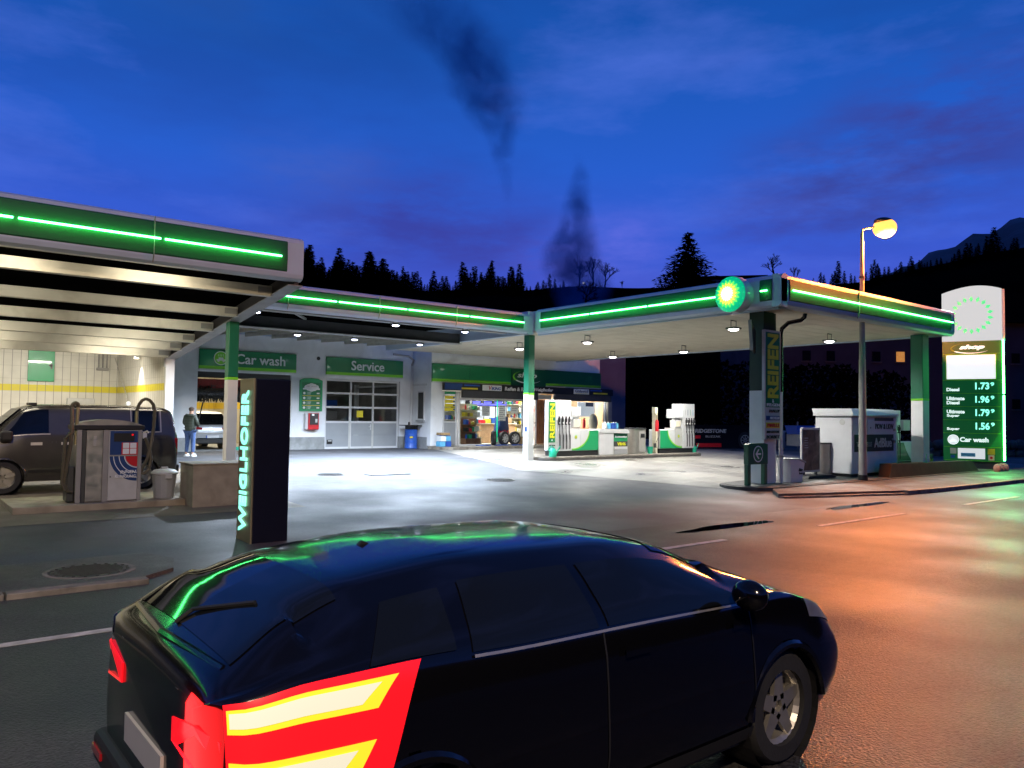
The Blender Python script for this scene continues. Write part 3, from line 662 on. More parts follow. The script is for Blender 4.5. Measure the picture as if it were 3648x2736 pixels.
# ------------------------------------------------------------------ canopy fascia
def fascia(parent, p0, p1, out, z0, h, segs, name='fascia', tubes=None, joints=()):
    """p0->p1 along the edge, out = outward unit vector; segs = panel spans (s0, s1) in metres"""
    p0 = Vector((*p0, 0)); p1 = Vector((*p1, 0)); out = Vector((*out, 0)); d = (p1-p0).normalized()
    prof = [(-.05, 0), (.10, 0), (.19, .05), (.22, .13), (.22, h-.13), (.19, h-.05), (.10, h), (-.05, h)]
    b = MB(); b.prism([p0+out*a+Vector((0, 0, z0+z)) for a, z in prof], p1-p0); f = b.build(name, 'fascia', parent)
    for s0, s1 in segs:
        pf = [(.21, .155), (.243, .19), (.262, h/2), (.243, h-.15), (.21, h-.115)]
        b = MB(); b.prism([p0+d*s0+out*a+Vector((0, 0, z0+z)) for a, z in pf], d*(s1-s0)); pn = b.build('green_panel', 'panelgreen', parent)
    for s0, s1 in (tubes or segs):
        n = max(1, round((s1-s0)/2.6))
        for i in range(n):
            a0 = s0+(s1-s0)*i/n+.04; a1 = s0+(s1-s0)*(i+1)/n-.04
            q = p0+out*.315+Vector((0, 0, z0+h/2))
            MB().cyl(q+d*a0, q+d*a1, .019, n=8).build('light_tube', 'neon', parent)
    for s in joints:
        MB().prism([p0+d*s+out*.19+Vector((0, 0, z0+.01)), p0+d*(s+.014)+out*.19+Vector((0, 0, z0+.01)), p0+d*(s+.014)+out*.266+Vector((0, 0, z0+.13)), p0+d*s+out*.266+Vector((0, 0, z0+.13))], (0, 0, h-.17)).build('panel_joint', 'steel', parent)
    return f
def pot_lamp(x, y, z, zc, label, m='lens', energy=150, col=(1, .95, .93), group=None, sz=.17, spot=150):
    t = thing('canopy_lamp', label, 'lamp', (x, y, zc), group)
    b = MB(); b.box(x-sz, x+sz, y-sz, y+sz, z+.015, z+.07, .012); b.build('housing', 'dmetal', t)
    b = MB()
    for s in (-1, 1): b.tube([(x+s*sz*.75, y, z+.07), (x+s*sz*.75, y, zc)], .012, 6)
    b.tube([(x-sz*.8, y, zc-.012), (x+sz*.8, y, zc-.012)], .014, 6); b.build('bracket', 'dmetal', t)
    b = MB(); b.sph((x, y, z+.012), sz*.9, 12, (1, 1, .34)); b.build('lens', m, t, smooth=True)
    lamp('SPOT', 'light', (x, y, z-.06), energy, col, t, size=.12, spot=spot, blend=.8)
    return t
# right canopy over the pumps -------------------------------------------------
cz, ch = 4.5, .85
rc = thing('pump_canopy', 'large flat white canopy over the fuel pumps with green lit edge and round logo', 'canopy', (18, 11.3, 0))
XL, XR, YF, YB = 17.95, 27.95, 11.35, 31.0
MB().box(XL-.02, XR, YF, YB, cz+.05, cz+.14).build('ceiling', 'soffit', rc)
MB().box(XL-.02, XR, YF, YB, cz+.142, cz+ch-.02).build('roof', 'fascia', rc)
fascia(rc, (XL, 20.75), (XL, YF-.22), (-1, 0), cz, ch, [(.28, 8.35), (9.0, 9.35)], tubes=[(.3, 7.7), (9.03, 9.3)], name='fascia')
fascia(rc, (XL-.22, YF), (XR+.2, YF), (0, -1), cz, ch, [(.35, 10.1)], joints=(3.9,))
MB().box(XR, XR+.1, YF-.05, YB, cz, cz+ch-.03).build('fascia', 'fascia', rc)
# ceiling board grooves
b = MB()
for k in range(32): b.box(XL, XR, YF+.3+k*.6, YF+.31+k*.6, cz+.046, cz+.0505)
b.build('ceiling_joints', 'joist', rc)
MB().box(XL+.0, XL+.12, YF, 20.9, cz-.04, cz+.048).build('drip_edge', 'fascia', rc)
# columns of that canopy
def column(name, label, x0, x1, y0, y1, zt, zp, zb, cap=True):
    t = thing(name, label, 'column', ((x0+x1)/2, (y0+y1)/2, zb))
    MB().box(x0, x1, y0, y1, zb, zp, .012).build('lower_shaft', 'white', t)
    MB().box(x0-.001, x1+.001, y0-.001, y1+.001, zp+.0, zp+.07, .004).build('lime_band', 'lgreen', t)
    MB().box(x0, x1, y0, y1, zp+.071, zt, .012).build('upper_shaft', 'colgreen', t)
    MB().box(x0-.14, x1+.14, y0-.14, y1+.14, zb-.02, zb+.018, .005).build('base_plate', 'steel', t)
    return t
column('canopy_column', 'slim white and green column standing in front of the shop entrance', 18.02, 18.30, 21.45, 21.73, 4.53, 2.38, 0)
o = MB().box(18.005, 18.02, 21.50, 21.62, 1.05, 1.22).build('sticker', 'navy', bpy.data.objects['canopy_column'])
column('canopy_column', 'thick white and green column beside the tall price sign', 27.15, 27.62, 11.75, 12.15, 4.53, 2.3, -.2)
# big pillar with tyre advert
t = thing('canopy_pillar', 'broad pillar with dark upper half under the canopy corner on the raised kerb', 'pillar', (18.85, 12.35, -.15))
MB().box(18.50, 18.98, 12.14, 12.6, -.25, 2.38, .01).build('lower_shaft', 'white', t); MB().box(18.50, 18.98, 12.14, 12.6, 2.382, 4.53, .01).build('upper_shaft', 'pillardark', t)
MB().box(18.985, 19.17, 12.2, 12.55, -.25, 2.38, .01).build('side_shaft', 'white', t); MB().box(18.985, 19.17, 12.2, 12.55, 2.382, 4.53, .01).build('side_shaft', 'pillardark', t)
MB().cyl((19.27, 12.12, -.2), (19.27, 12.12, 2.36), .055, n=12).build('downpipe', 'white', t, smooth=True)
MB().tube([(19.27, 12.12, 2.362), (19.27, 12.12, 3.95), (19.3, 12.1, 4.12), (19.45, 12.0, 4.28), (19.75, 11.8, 4.36), (19.85, 11.75, 4.45), (19.85, 11.72, 4.56)], .06, 10).build('downpipe', 'blackgloss', t, smooth=True)
MB().box(19.2, 19.34, 12.04, 12.2, .58, .62).build('pipe_clip', 'steel', t)
# tyre sign
t = thing('tyre_sign', 'tall green vertical tyre advert mounted on the pillar face', 'sign', (18.76, 12.05, 1.06))
P = (18.38, 12.04, 1.06)
MB().box(18.38, 19.13, 12.04, 12.13, 1.06, 4.02, .008).build('frame', 'lgrey', t)
panel(P, FX, .045, .705, .87, 2.90, 0, .006).build('green_field', 'sgreen', t)
text('REIFEN', (18.50, 12.034, 2.18), FX, .50, 1.74, 'yellowtext', t, rot=True, bold=.035)
text('&', (18.71, 12.034, 2.055), FX, .08, .09, 'text', t); text('FELGEN', (18.46, 12.034, 1.955), FX, .6, .08, 'text', t, bold=.02)
text('DUNLOP', (18.56, 12.036, 1.79), FX, .5, .08, 'textblack', t, shear=.25, bold=.03)
panel(P, FX, .06, .70, .52, .64, 0, .008).build('navy_plate', 'navy', t); text('MICHELIN', (18.60, 12.031, 1.605), FX, .44, .07, 'text', t, shear=.2, bold=.03)
panel(P, FX, .06, .70, .31, .46, 0, .008).build('yellow_plate', 'yellow', t); text('PIRELLI', (18.48, 12.031, 1.40), FX, .54, .09, 'red', t, bold=.04)
text('BRIDGESTONE', (18.45, 12.036, 1.235), FX, .6, .065, 'textblack', t, shear=.2, bold=.02); text('BORBET', (18.45, 12.036, 1.09), FX, .6, .085, 'textblack', t, bold=.03)
t = thing('angled_board', 'dark angled board jutting out left of the tall tyre advert', 'sign', (18.1, 11.9, 3.5))
MB().prism([(17.80, 12.02, 3.44), (18.36, 12.3, 3.38), (18.36, 12.3, 4.0), (17.72, 12.02, 4.2)], (-.01, .06, 0)).build('board', 'black', t)
MB().prism([(17.78, 12.0, 3.42), (17.81, 12.01, 3.42), (17.73, 12.01, 4.22), (17.70, 12.0, 4.22)], (-.02, .08, 0)).build('edge', 'steel', t)
# round logo
t = thing('logo_sign', 'round lit green and yellow sunflower logo on the canopy edge', 'sign', (17.3, 12.35, 4.88))
c = (17.62, 12.35, 4.88)
b = MB(); b.lathe([(.30, .12), (.45, .05), (.485, -.08), (.485, -.26), (.44, -.36)], (17.62-.0, 12.35, 4.88), 36, 'X'); b.build('housing', 'fascia', t, smooth=True)
FS = (17.30, 12.35, 4.88)
b = MB(); b.lathe([(.47, 0), (.42, -.06), (.3, -.09), (.02, -.10)], (17.27, 12.35, 4.88), 36, 'X'); b.build('face', 'litgreen', t, smooth=True)
for r1, r2, mm, n0 in ((.455, .35, 'petal1', .06), (.37, .28, 'petal2', .115), (.29, .21, 'petal3', .145), (.20, .15, 'petal4', .165)):
    star(FS, FY, 0, 0, r1, r2, 18, n0, n0+.02).build('petals', mm, t)
lamp('POINT', 'light', (16.9, 12.35, 4.85), 9, (.5, 1, .5), t, size=.3)
# canopy lamps
gl = 'square floodlights hung below the white canopy'
for x, y, lb in [(19.75, 14.0, 'canopy floodlight nearest the round logo'), (25.05, 13.9, 'canopy floodlight right of the tyre pillar'), (19.72, 20.2, 'canopy floodlight just right of the slim column'), (25.15, 20.2, 'canopy floodlight above the right hand pump'), (19.76, 24.1, 'canopy floodlight left of the slim column, before the shop'), (25.2, 24.2, 'canopy floodlight nearest the grey wall corner')]:
    pot_lamp(x, y, 4.27, 4.55, lb, 'lens', 1700, (1, .96, .90), gl, spot=158)
# middle canopy before the service hall ------------------------------------------
mc = thing('service_canopy', 'open steel framed canopy with green lit edge before the car wash and service doors', 'canopy', (10, 21, 0))
mz, mh = 4.5, .74
fascia(mc, (5.2, 21.2), (17.75, 21.2), (0, -1), mz, mh, [(.3, 12.15)], joints=(3.55, 6.45, 9.3))
MB().box(5.2, 17.75, 21.2, 21.32, mz, mz+mh-.02).build('inner_edge', 'girder', mc)
MB().box(5.2, 17.6, 25.2, 25.32, 4.42, 4.80).build('girder', 'girder', mc)
MB().box(5.2, 17.6, 25.05, 25.47, 4.39, 4.42).build('girder_flange', 'steel', mc)
MB().box(5.2, 17.6, 22.3, 22.42, 4.62, 4.86).build('girder', 'girder', mc)
MB().box(5.2, 17.6, 22.2, 22.5, 4.60, 4.622).build('girder_flange', 'steel', mc)
for i in range(11):
    x = 6.0+i*1.15+1.2
    MB().prism([(x, 25.4, 4.52), (x+.07, 25.4, 4.52), (x+.07, 25.4, 4.70), (x, 25.4, 4.70)], (0, 7.3, .28)).build('rafter', 'joist', mc)
MB().prism([(5.2, 21.3, 4.98), (17.85, 21.3, 4.98), (17.85, 32.8, 5.22), (5.2, 32.8, 5.22)], (0, 0, .08)).build('roof_sheet', 'roofdark', mc)
MB().prism([(9.0, 22.45, 4.86), (9.1, 22.45, 4.86), (11.2, 25.2, 4.80), (11.1, 25.2, 4.80)], (0, 0, .06)).build('brace', 'steel', mc)
MB().box(17.6, 17.84, 21.0, 31.0, 4.5, 5.3).build('end_beam', 'fascia', mc)
gm = 'small cool floodlights below the service canopy'
for x, y, z, lb in [(11.31, 26.17, 4.35, 'cool floodlight above the wash price board'), (13.55, 26.2, 4.35, 'cool floodlight above the left of the service sign'), (16.37, 26.17, 4.35, 'cool floodlight nearest the downpipe corner'), (12.6, 21.6, 4.42, 'cool floodlight under the middle of the green edge'), (15.3, 21.6, 4.42, 'cool floodlight under the right end of the green edge'), (8.1, 21.6, 4.42, 'cool floodlight beside the upper end of the left green column')]:
    pot_lamp(x, y, z, z+.2, lb, 'lenscool', 4000, (.70, .82, 1), gm, sz=.12, spot=160)
# left wash bay canopy -----------------------------------------------------------
lc = thing('wash_bay_canopy', 'wash bay canopy with pale ceiling joists and green lit edge at the left', 'canopy', (0, 16.5, 0))
def zr(y): return 4.45-.123*(y-16.3)
LX, RX = -9.0, 7.1
fascia(lc, (LX, 16.42), (RX, 16.42), (0, -1), 4.5, .95, [(1.0, RX-LX-.38)], tubes=[(.9, RX-LX-.50)], joints=(RX-LX-3.1,))
for y, d in ((17.46, .2), (19.65, .2), (21.5, .2), (23.1, .2), (24.35, .2), (25.55, .2)):
    h = .21
    o = MB().box(LX, RX-.22, y-.05, y+.05, zr(y)-.02, zr(y)+h, .006).build('joist', 'joist', lc)
    MB().box(LX, RX-.22, y-.10, y+.10, zr(y)-.035, zr(y)-.0205).build('joist_flange', 'joist', lc)
    MB().box(RX-.55, RX-.25, y-.075, y-.052, zr(y)+.03, zr(y)+.17).build('bracket', 'steel', lc)
def beam(x0, x1, y0, y1, dz0, dz1): return MB().prism([(x0, y0, zr(y0)+dz0), (x1, y0, zr(y0)+dz0), (x1, y0, zr(y0)+dz1), (x0, y0, zr(y0)+dz1)], (0, y1-y0, zr(y1)-zr(y0)))
beam(RX-.12, RX-.02, 16.4, 25.95, 0.0, .34).build('side_girder', 'girder', lc)
beam(RX-.26, RX+.08, 16.4, 25.95, -.02, -.0).build('girder_flange', 'steel', lc)
beam(LX, RX+.02, 16.4, 26.0, .36, .42).build('roof_sheet', 'roofdark', lc)
# tubes on the inner side of the fascia light the bay
for i in range(5):
    x0 = -7.4+i*2.75
    t = thing('tube_lamp', 'fluorescent tube lamp fixed behind the wash bay canopy edge', 'lamp', (x0+.75, 16.75, 4.3), 'tube lamps behind the wash bay canopy edge')
    MB().box(x0, x0+1.5, 16.62, 16.72, 4.62, 4.70, .01).build('housing', 'white', t); MB().cyl((x0+.03, 16.68, 4.595), (x0+1.47, 16.68, 4.595), .02, n=8).build('tube', 'canopytube', t)
    lamp('AREA', 'light', (x0+.75, 16.80, 4.55), 18, (1, .88, .66), t, size=1.4, sy=.08, rot=(math.radians(38), 0, 0))
for y in (17.66, 19.85, 21.70, 23.30, 24.55):  # tubes added out of sight to brighten the joist faces evenly
    for x in (-2.2, 1.6, 5.2):
        z = zr(y)+.10
        t = thing('tube_lamp', 'added unseen fill tube tucked behind a wash bay ceiling joist', 'lamp', (x, y, z), 'added fill tubes tucked behind the wash bay ceiling joists')
        MB().box(x-.75, x+.75, y-.03, y+.05, z, z+.05, .01).build('housing', 'white', t); MB().cyl((x-.72, y+.01, z-.02), (x+.72, y+.01, z-.02), .016, n=8).build('tube', 'canopytube', t)
        lamp('AREA', 'light', (x, y+.04, z-.05), 34, (1, .92, .74), t, size=1.4, sy=.08, rot=(math.radians(28), 0, 0))
for x in (-3.5, 0.5, 4.6):  # tubes added behind the lintel to lift the bay's back wall
    t = thing('tube_lamp', 'added unseen fill tube on the ceiling of the wash bay hall behind the lintel', 'lamp', (x, 28, 3.6), 'added fill tubes in the wash bay hall behind the lintel')
    MB().box(x-.75, x+.75, 27.95, 28.05, 3.60, 3.65, .01).build('housing', 'white', t); MB().cyl((x-.72, 28, 3.58), (x+.72, 28, 3.58), .016, n=8).build('tube', 'canopytube', t)
    lamp('AREA', 'light', (x, 28.03, 3.55), 170, (1, .94, .82), t, size=1.4, sy=.1, rot=(math.radians(25), 0, 0))
t = thing('wall_lamp', 'small downlight washing the right wall of the wash bay', 'lamp', (6.72, 28.95, 3.5))
MB().cyl((6.72, 28.95, 3.42), (6.72, 28.95, 3.56), .09, n=14).build('housing', 'white', t); MB().cyl((6.72, 28.95, 3.405), (6.72, 28.95, 3.42), .075, n=14).build('lens', 'canopytube', t)
lamp('SPOT', 'light', (6.70, 28.95, 3.39), 200, (1, .9, .78), t, size=.05, spot=80, blend=.7)
# column on the low wall
t = column('canopy_column', 'green over white square column rising behind the low concrete wall', 6.88, 7.14, 20.2, 20.46, 3.98, 2.44, 0)
# wash bay walls -----------------------------------------------------------------
wb_ = thing('wash_bay', 'wash bay hall with pale panelled walls and a yellow stripe', 'building', (0, 32, 0))
MB().box(-14, 6.9, 32.4, 32.6, -.1, 4.3).build('back_wall', 'baytile', wb_)
MB().box(6.9, 7.06, 25.9, 32.4, -.1, 4.3).build('side_wall', 'baytile', wb_)
MB().box(6.84, 7.10, 25.74, 25.9, -.1, 3.3, .01).build('door_post', 'white', wb_)
MB().box(LX, 7.10, 25.74, 26.0, 3.302, 3.72).build('lintel', 'joist', wb_)
MB().box(LX, 7.06, 26.0, 32.4, 3.80, 3.85).build('ceiling', 'white', wb_)
MB().box(6.80, 6.84, 25.76, 25.90, 3.0, 3.25).build('junction_box', 'grey', wb_)
MB().tube([(6.75, 32.3, 3.6), (6.8, 31.3, 2.7), (6.85, 30.4, 1.9)], .012, 5).build('cord', 'steel', wb_)
MB().sph((6.84, 30.4, 1.87), .08, 10).build('cord_lamp', 'litwhite', wb_)
b = MB()
for k in range(3): b.box(6.2+k*.14, 6.23+k*.14, 32.3, 32.39, 3.1, 3.7)
b.box(6.15, 6.55, 32.28, 32.39, 3.1, 3.2); b.build('pipes', 'steel', wb_)
h = MB().box(3.96, 4.78, 32.34, 32.395, 2.62, 3.72, .01).build('hatch', 'mgreen', wb_)
MB().tube([(4.62, 32.33, 3.2), (4.62, 32.28, 3.2), (4.7, 32.28, 3.2)], .025, 6).build('handle', 'dmetal', h); MB().box(4.66, 4.71, 32.30, 32.34, 3.08, 3.26).build('lock', 'dmetal', h)
MB().box(5.2, 6.1, 32.2, 32.38, 1.6, 2.05, .02).build('wall_unit', 'lgrey', wb_)
# ------------------------------------------------------------------ service building
sb = thing('service_building', 'white station building with car wash opening and service door', 'building', (14, 33, 0))
Y0 = 32.82
b = MB()
b.box(8.85, 9.95, Y0, Y0+.35, .55, 4.9); b.box(13.95, 15.58, Y0, Y0+.35, .55, 4.9); b.box(19.46, 20.45, Y0, Y0+.35, .55, 4.9)
b.box(9.95, 13.95, Y0, Y0+.35, 3.27, 4.9); b.box(15.58, 19.46, Y0, Y0+.35, 3.2, 4.9)
b.box(7.06, 8.85, Y0+.12, Y0+.35, .55, 4.9)
b.box(20.14, 20.45, 31.402, Y0-.002, .55, 5.1)
b.build('wall', 'wall', sb)
b = MB()
for q in ((8.85, 9.95, Y0+.002, Y0+.35), (13.95, 15.58, Y0-.02, Y0+.35), (19.46, 20.45, Y0-.0, Y0+.35), (7.06, 8.849, Y0+.13, Y0+.35), (20.12, 20.45, 31.402, Y0-.002)): MB().box(*q, -.1, .548).build('plinth', 'plinth', sb)
MB().box(8.8, 20.9, Y0-.14, Y0+.4, 4.902, 5.08).build('eaves', 'fascia', sb)
MB().box(7.0, 21.2, Y0-.1, 46, 5.082, 5.25).build('roof', 'roofdark', sb)
MB().box(9.55, 9.75, Y0-.01, Y0, .42, .53).build('vent', 'grey', sb)
MB().cyl((15.2, Y0-.012, 4.08), (15.2, Y0+.02, 4.08), .085, n=16).build('wall_hole', 'black', sb)
# wash hall interior
b = MB(); b.box(9.6, 9.75, Y0+.35, 46, -.1, 4.9); b.box(14.3, 14.45, Y0+.35, 46, -.1, 4.9); b.box(9.6, 14.45, 44, 44.2, -.1, 4.9); b.build('hall_wall', 'halltile', sb)
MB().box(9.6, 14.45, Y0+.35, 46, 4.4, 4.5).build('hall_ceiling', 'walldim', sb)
tag(MB().box(9.6, 14.45, Y0, 46, -.1, .004).build('hall_floor', 'plinth'), kind='structure')
MB().box(9.97, 13.93, Y0+.1, Y0+.3, 3.03, 3.268).build('shutter_box', 'black', sb)
# workshop interior
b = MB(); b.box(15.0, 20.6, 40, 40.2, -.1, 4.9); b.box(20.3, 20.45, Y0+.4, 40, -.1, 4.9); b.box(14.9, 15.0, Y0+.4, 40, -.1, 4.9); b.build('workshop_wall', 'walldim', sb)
tag(MB().box(14.5, 20.6, Y0, 40, -.1, .004).build('workshop_floor', 'plinth'), kind='structure')
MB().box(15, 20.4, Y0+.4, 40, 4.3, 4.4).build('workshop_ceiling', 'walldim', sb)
# sectional service door
sd = MB()
x0, x1 = 15.60, 19.42; Yd = Y0+.10
for x in (x0, 16.86, 18.02, x1-.07): sd.box(x, x+.07, Yd-.02, Yd+.05, 0, 3.2)
for z in (0, 1.18, 1.86, 2.50, 3.10): sd.box(x0+.071, x1-.07, Yd-.018, Yd+.048, z, z+.09)
dr = sd.build('service_door', 'white', sb)
b = MB()
for z0, z1 in ((.092, .62), (.625, 1.178)):
    b.box(x0+.072, 16.858, Yd, Yd+.03, z0, z1); b.box(16.932, 18.018, Yd, Yd+.03, z0, z1); b.box(18.092, x1-.072, Yd, Yd+.03, z0, z1)
b.build('door_panel', 'doorgrey', dr)
for z0, z1 in ((1.272, 1.858), (1.952, 2.498), (2.592, 3.098)):
    for xa, xb in ((x0+.072, 16.858), (16.932, 18.018), (18.092, x1-.072)):
        MB().box(xa, xb, Yd+.010, Yd+.016, z0, z1).build('pane', 'glass', dr)
MB().box(16.80, 16.90, Yd-.022, Yd-.019, 0, 2.56).build('wicket_frame', 'lgrey', dr); MB().box(18.0, 18.10, Yd-.022, Yd-.019, 0, 2.56).build('wicket_frame', 'lgrey', dr)
MB().box(16.93, 18.01, Yd-.024, Yd+.02, 2.50, 2.58).build('wicket_frame', 'lgrey', dr)
MB().box(17.22, 17.55, Yd+.004, Yd+.009, 1.45, 1.76).build('notice', 'yellow', dr)
MB().tube([(17.82, Yd-.05, 1.0), (17.94, Yd-.06, 1.0), (17.94, Yd, 1.0)], .022, 6).build('handle', 'white', dr); MB().box(17.91, 17.97, Yd-.03, Yd-.02, .86, 1.12).build('lock_plate', 'white', dr)
MB().box(15.74, 16.0, Yd-.03, Yd-.002, .22, .42).build('floor_notice', 'black', dr); 
MB().box(15.78, 15.96, Yd-.034, Yd-.031, .34, .39).build('notice_print', 'lgrey', dr)
# things seen through the workshop windows
t = thing('workshop_shelf', 'dim workshop shelf with parts behind the service door windows', 'shelf', (17.5, 39.3, 0))
b = MB()
for k in range(4): b.box(15.6, 19.8, 38.9, 39.5, .6+k*.65, .64+k*.65)
b.build('shelves', 'steel', t)
for i, (x, z, w, h, mm) in enumerate([(15.8, .64, .6, .4, 'grey'), (16.6, .64, .5, .5, 'cream'), (17.3, .64, .7, .3, 'walldim'), (18.4, .64, .4, .5, 'red'), (19.0, .64, .6, .4, 'lgrey'), (15.9, 1.29, .5, .5, 'lgrey'), (16.7, 1.29, .8, .35, 'carton'), (17.8, 1.29, .5, .5, 'cream'), (18.6, 1.29, .6, .45, 'grey'), (16.2, 1.94, .5, .4, 'carton'), (17.4, 1.94, .4, .5, 'lgrey'), (18.5, 1.94, .7, .4, 'blue')]):
    tag(MB().box(x, x+w, 38.95, 39.35, z, z+h, .02).build('storage_box', mm), {'grey': 'grey storage box', 'cream': 'cream storage box', 'walldim': 'dull storage tray', 'red': 'red storage box', 'lgrey': 'pale grey storage box', 'carton': 'brown cardboard box', 'blue': 'blue storage box'}[mm]+' on the workshop shelf, %s shelf board' % ('lowest' if z < 1 else 'middle' if z < 1.5 else 'highest'), 'box', 'boxes on the workshop shelf')
t = thing('car_lift_post', 'pale car lift post inside the workshop behind the left door window', 'car lift', (16.2, 36, 0)); MB().box(16.1, 16.4, 36, 36.3, 0, 3.2, .02).build('post', 'lgrey', t); MB().box(15.7, 16.1, 36.05, 36.25, .5, .62, .01).build('arm', 'steel', t)
lamp('POINT', 'workshop_light', (17.8, 37.2, 3.6), 22, (1, .93, .8), sb, size=.2)
lamp('AREA', 'hall_light', (12, 38.5, 4.2), 420, (1, .86, .6), sb, size=3, sy=8)
# downpipe in the corner
t = thing('downpipe', 'white downpipe in the wall corner right of the service door', 'pipe', (20.03, 32.7, 0))
MB().cyl((20.03, 32.7, .1), (20.03, 32.7, 4.0), .05, n=10).build('pipe', 'white', t, smooth=True); MB().tube([(20.03, 32.7, 4.0), (20.0, 32.5, 4.25), (19.6, 32.3, 4.4), (18.7, 32.2, 4.45)], .05, 8).build('bend', 'steel', t)
# small window in the return wall
t = thing('side_window', 'narrow white framed window in the wall left of the shop', 'window', (20.1, 31.95, 1.4))
MB().box(20.10, 20.16, 31.65, 32.25, 1.35, 2.75).build('frame', 'white', t); MB().box(20.095, 20.099, 31.72, 32.18, 1.42, 2.68).build('pane', 'darkglass', t); MB().box(20.04, 20.16, 31.6, 32.3, 1.28, 1.348).build('sill', 'grey', t)
# signs on the service building
def fascia_sign(name, label, x0, x1, y, z0, z1, bar=.13, m='sgreen', rx=None):
    t = thing(name, label, 'sign', ((x0+x1)/2, y, z0))
    MB().box(x0, x1, y-.10, y, z0+bar, z1, .006).build('panel', m, t); MB().box(x0, x1, y-.104, y, z0, z0+bar-.002, .004).build('lime_bar', 'lgreen', t)
    MB().box(x0, x1, y-.09, y, z0-.05, z0-.002).build('edge_trim', 'white', t)
    return t
t = fascia_sign('car_wash_sign', 'green car wash sign with round car symbol above the wash opening', 9.97, 14.12, Y0, 3.38, 4.19)
text('Car wash', (11.45, Y0-.102, 3.64), FX, 2.15, .42, 'text', t, bold=.012, ext=.03)
def wash_logo(P, fr, t, r, base='lgreen', line='text', n=0):
    disc(P, fr, 0, 0, r, 0, .012).build('logo_rim', line, t); disc(P, fr, 0, 0, r*.88, .012, .018).build('logo_field', base, t)
    b = MB(); panel(P, fr, -r*.62, r*.62, -r*.38, -r*.16, .018, .026, b); panel(P, fr, -r*.34, r*.34, -r*.16, r*.1, .018, .026, b)
    disc(P, fr, -r*.36, -r*.42, r*.15, .018, .03, b, 12); disc(P, fr, r*.36, -r*.42, r*.15, .018, .03, b, 12)
    for k in range(4): panel(P, fr, -r*.42+k*r*.24, -r*.36+k*r*.24, r*.22, r*.55, .018, .026, b)
    b.build('logo_car', line, t)
wash_logo((10.83, Y0-.102, 3.84), FX, t, .29)
t = fascia_sign('service_sign', 'green service sign above the sectional door', 15.56, 19.55, Y0, 3.38, 4.18)
text('Service', (16.78, Y0-.102, 3.62), FX, 1.72, .44, 'text', t, bold=.012, ext=.03)
# wash price board
t = thing('wash_price_board', 'green wash price board with white foam crest on the wall between the two openings', 'sign', (14.9, Y0, 1.7))
b = MB(); b.prism([(14.33, Y0-.07, 1.70), (15.40, Y0-.07, 1.70), (15.40, Y0-.07, 3.08), (15.2, Y0-.07, 3.15), (14.87, Y0-.07, 3.18), (14.5, Y0-.07, 3.15), (14.33, Y0-.07, 3.08)], (0, .07, 0)); b.build('board', 'mgreen', t)
MB().box(14.42, 15.31, Y0-.078, Y0-.071, 1.79, 2.98).build('inner_field', 'sgreen', t)
b = MB(); P = (14.865, Y0-.078, 2.66)
panel(P, FX, -.40, .40, 0, .07, 0, .012, b)
for k, (u, r) in enumerate([(-.24, .10), (-.13, .15), (0, .19), (.12, .16), (.24, .11)]): disc(P, FX, u, .10, r, 0, .010+.001*k, b, 16)
b.build('foam_crest', 'text', t); text('car wash', (14.62, Y0-.092, 2.78), FX, .50, .08, 'lgrey', t)
b = MB(); c2 = MB()
for k in range(4):
    z = 2.50-k*.215; disc((14.53, Y0-.078, z), FX, 0, 0, .055, 0, .012, b, 14); b.box(14.66, 14.665, Y0-.09, Y0-.078, z-.07, z+.07)
    for j in range(3): b.box(14.70, 14.86-.02*j, Y0-.088, Y0-.078, z+.04-.045*j, z+.055-.045*j)
    b.box(15.12, 15.25, Y0-.09, Y0-.078, z-.03, z+.03)
    if k < 3: c2.box(14.45, 15.28, Y0-.092, Y0-.078, z-.125, z-.10)
b.build('price_rows', 'text', t); c2.build('row_bars', 'yellow', t)
t = thing('payment_terminal', 'red and black card terminal below the wash price board', 'terminal', (14.95, Y0, 1.25))
MB().box(14.56, 14.70, Y0-.20, Y0, .90, 1.62, .015).build('side_box', 'white', t); MB().box(14.68, 15.17, Y0-.28, Y0, .88, 1.62, .03).build('housing', 'red', t)
MB().box(14.73, 15.12, Y0-.292, Y0-.281, 1.10, 1.60).build('front_panel', 'blackgloss', t); MB().box(14.82, 14.93, Y0-.30, Y0-.293, 1.50, 1.58).build('light', 'litwhite', t); MB().box(14.98, 15.08, Y0-.30, Y0-.293, 1.20, 1.36).build('label', 'lgrey', t)
# oil drum with a small rack
t = thing('oil_drum', 'dark blue ribbed oil drum standing in the corner by the service door', 'drum', (19.8, 32.1, 0))
b = MB(); b.lathe([(.30, 0), (.315, .02), (.30, .04), (.30, .29), (.318, .31), (.30, .33), (.30, .58), (.318, .60), (.30, .62), (.30, .87), (.315, .89), (.30, .90)], (19.68, 32.1, 0), 28); b.build('drum_body', 'blue', t, smooth=True)
MB().box(19.42, 19.6, 31.79, 31.80, .50, .58).build('label', 'yellow', t)
t = thing('barrel_tray', 'black metal tray with small legs lying on the blue drum', 'tray', (19.8, 32.1, .92))
MB().box(19.22, 20.08, 31.75, 32.45, 1.08, 1.12, .008).build('tray', 'black', t)
b = MB()
for x in (19.5, 19.62, 19.75, 19.87): b.box(x, x+.03, 31.85, 32.35, .905, 1.08)
b.build('legs', 'black', t)
tag(MB().cyl((19.5, 32.0, 1.122), (19.5, 32.0, 1.26), .06, .04, 12).build('oil_can', 'black'), 'small dark can standing on the barrel tray', 'can')
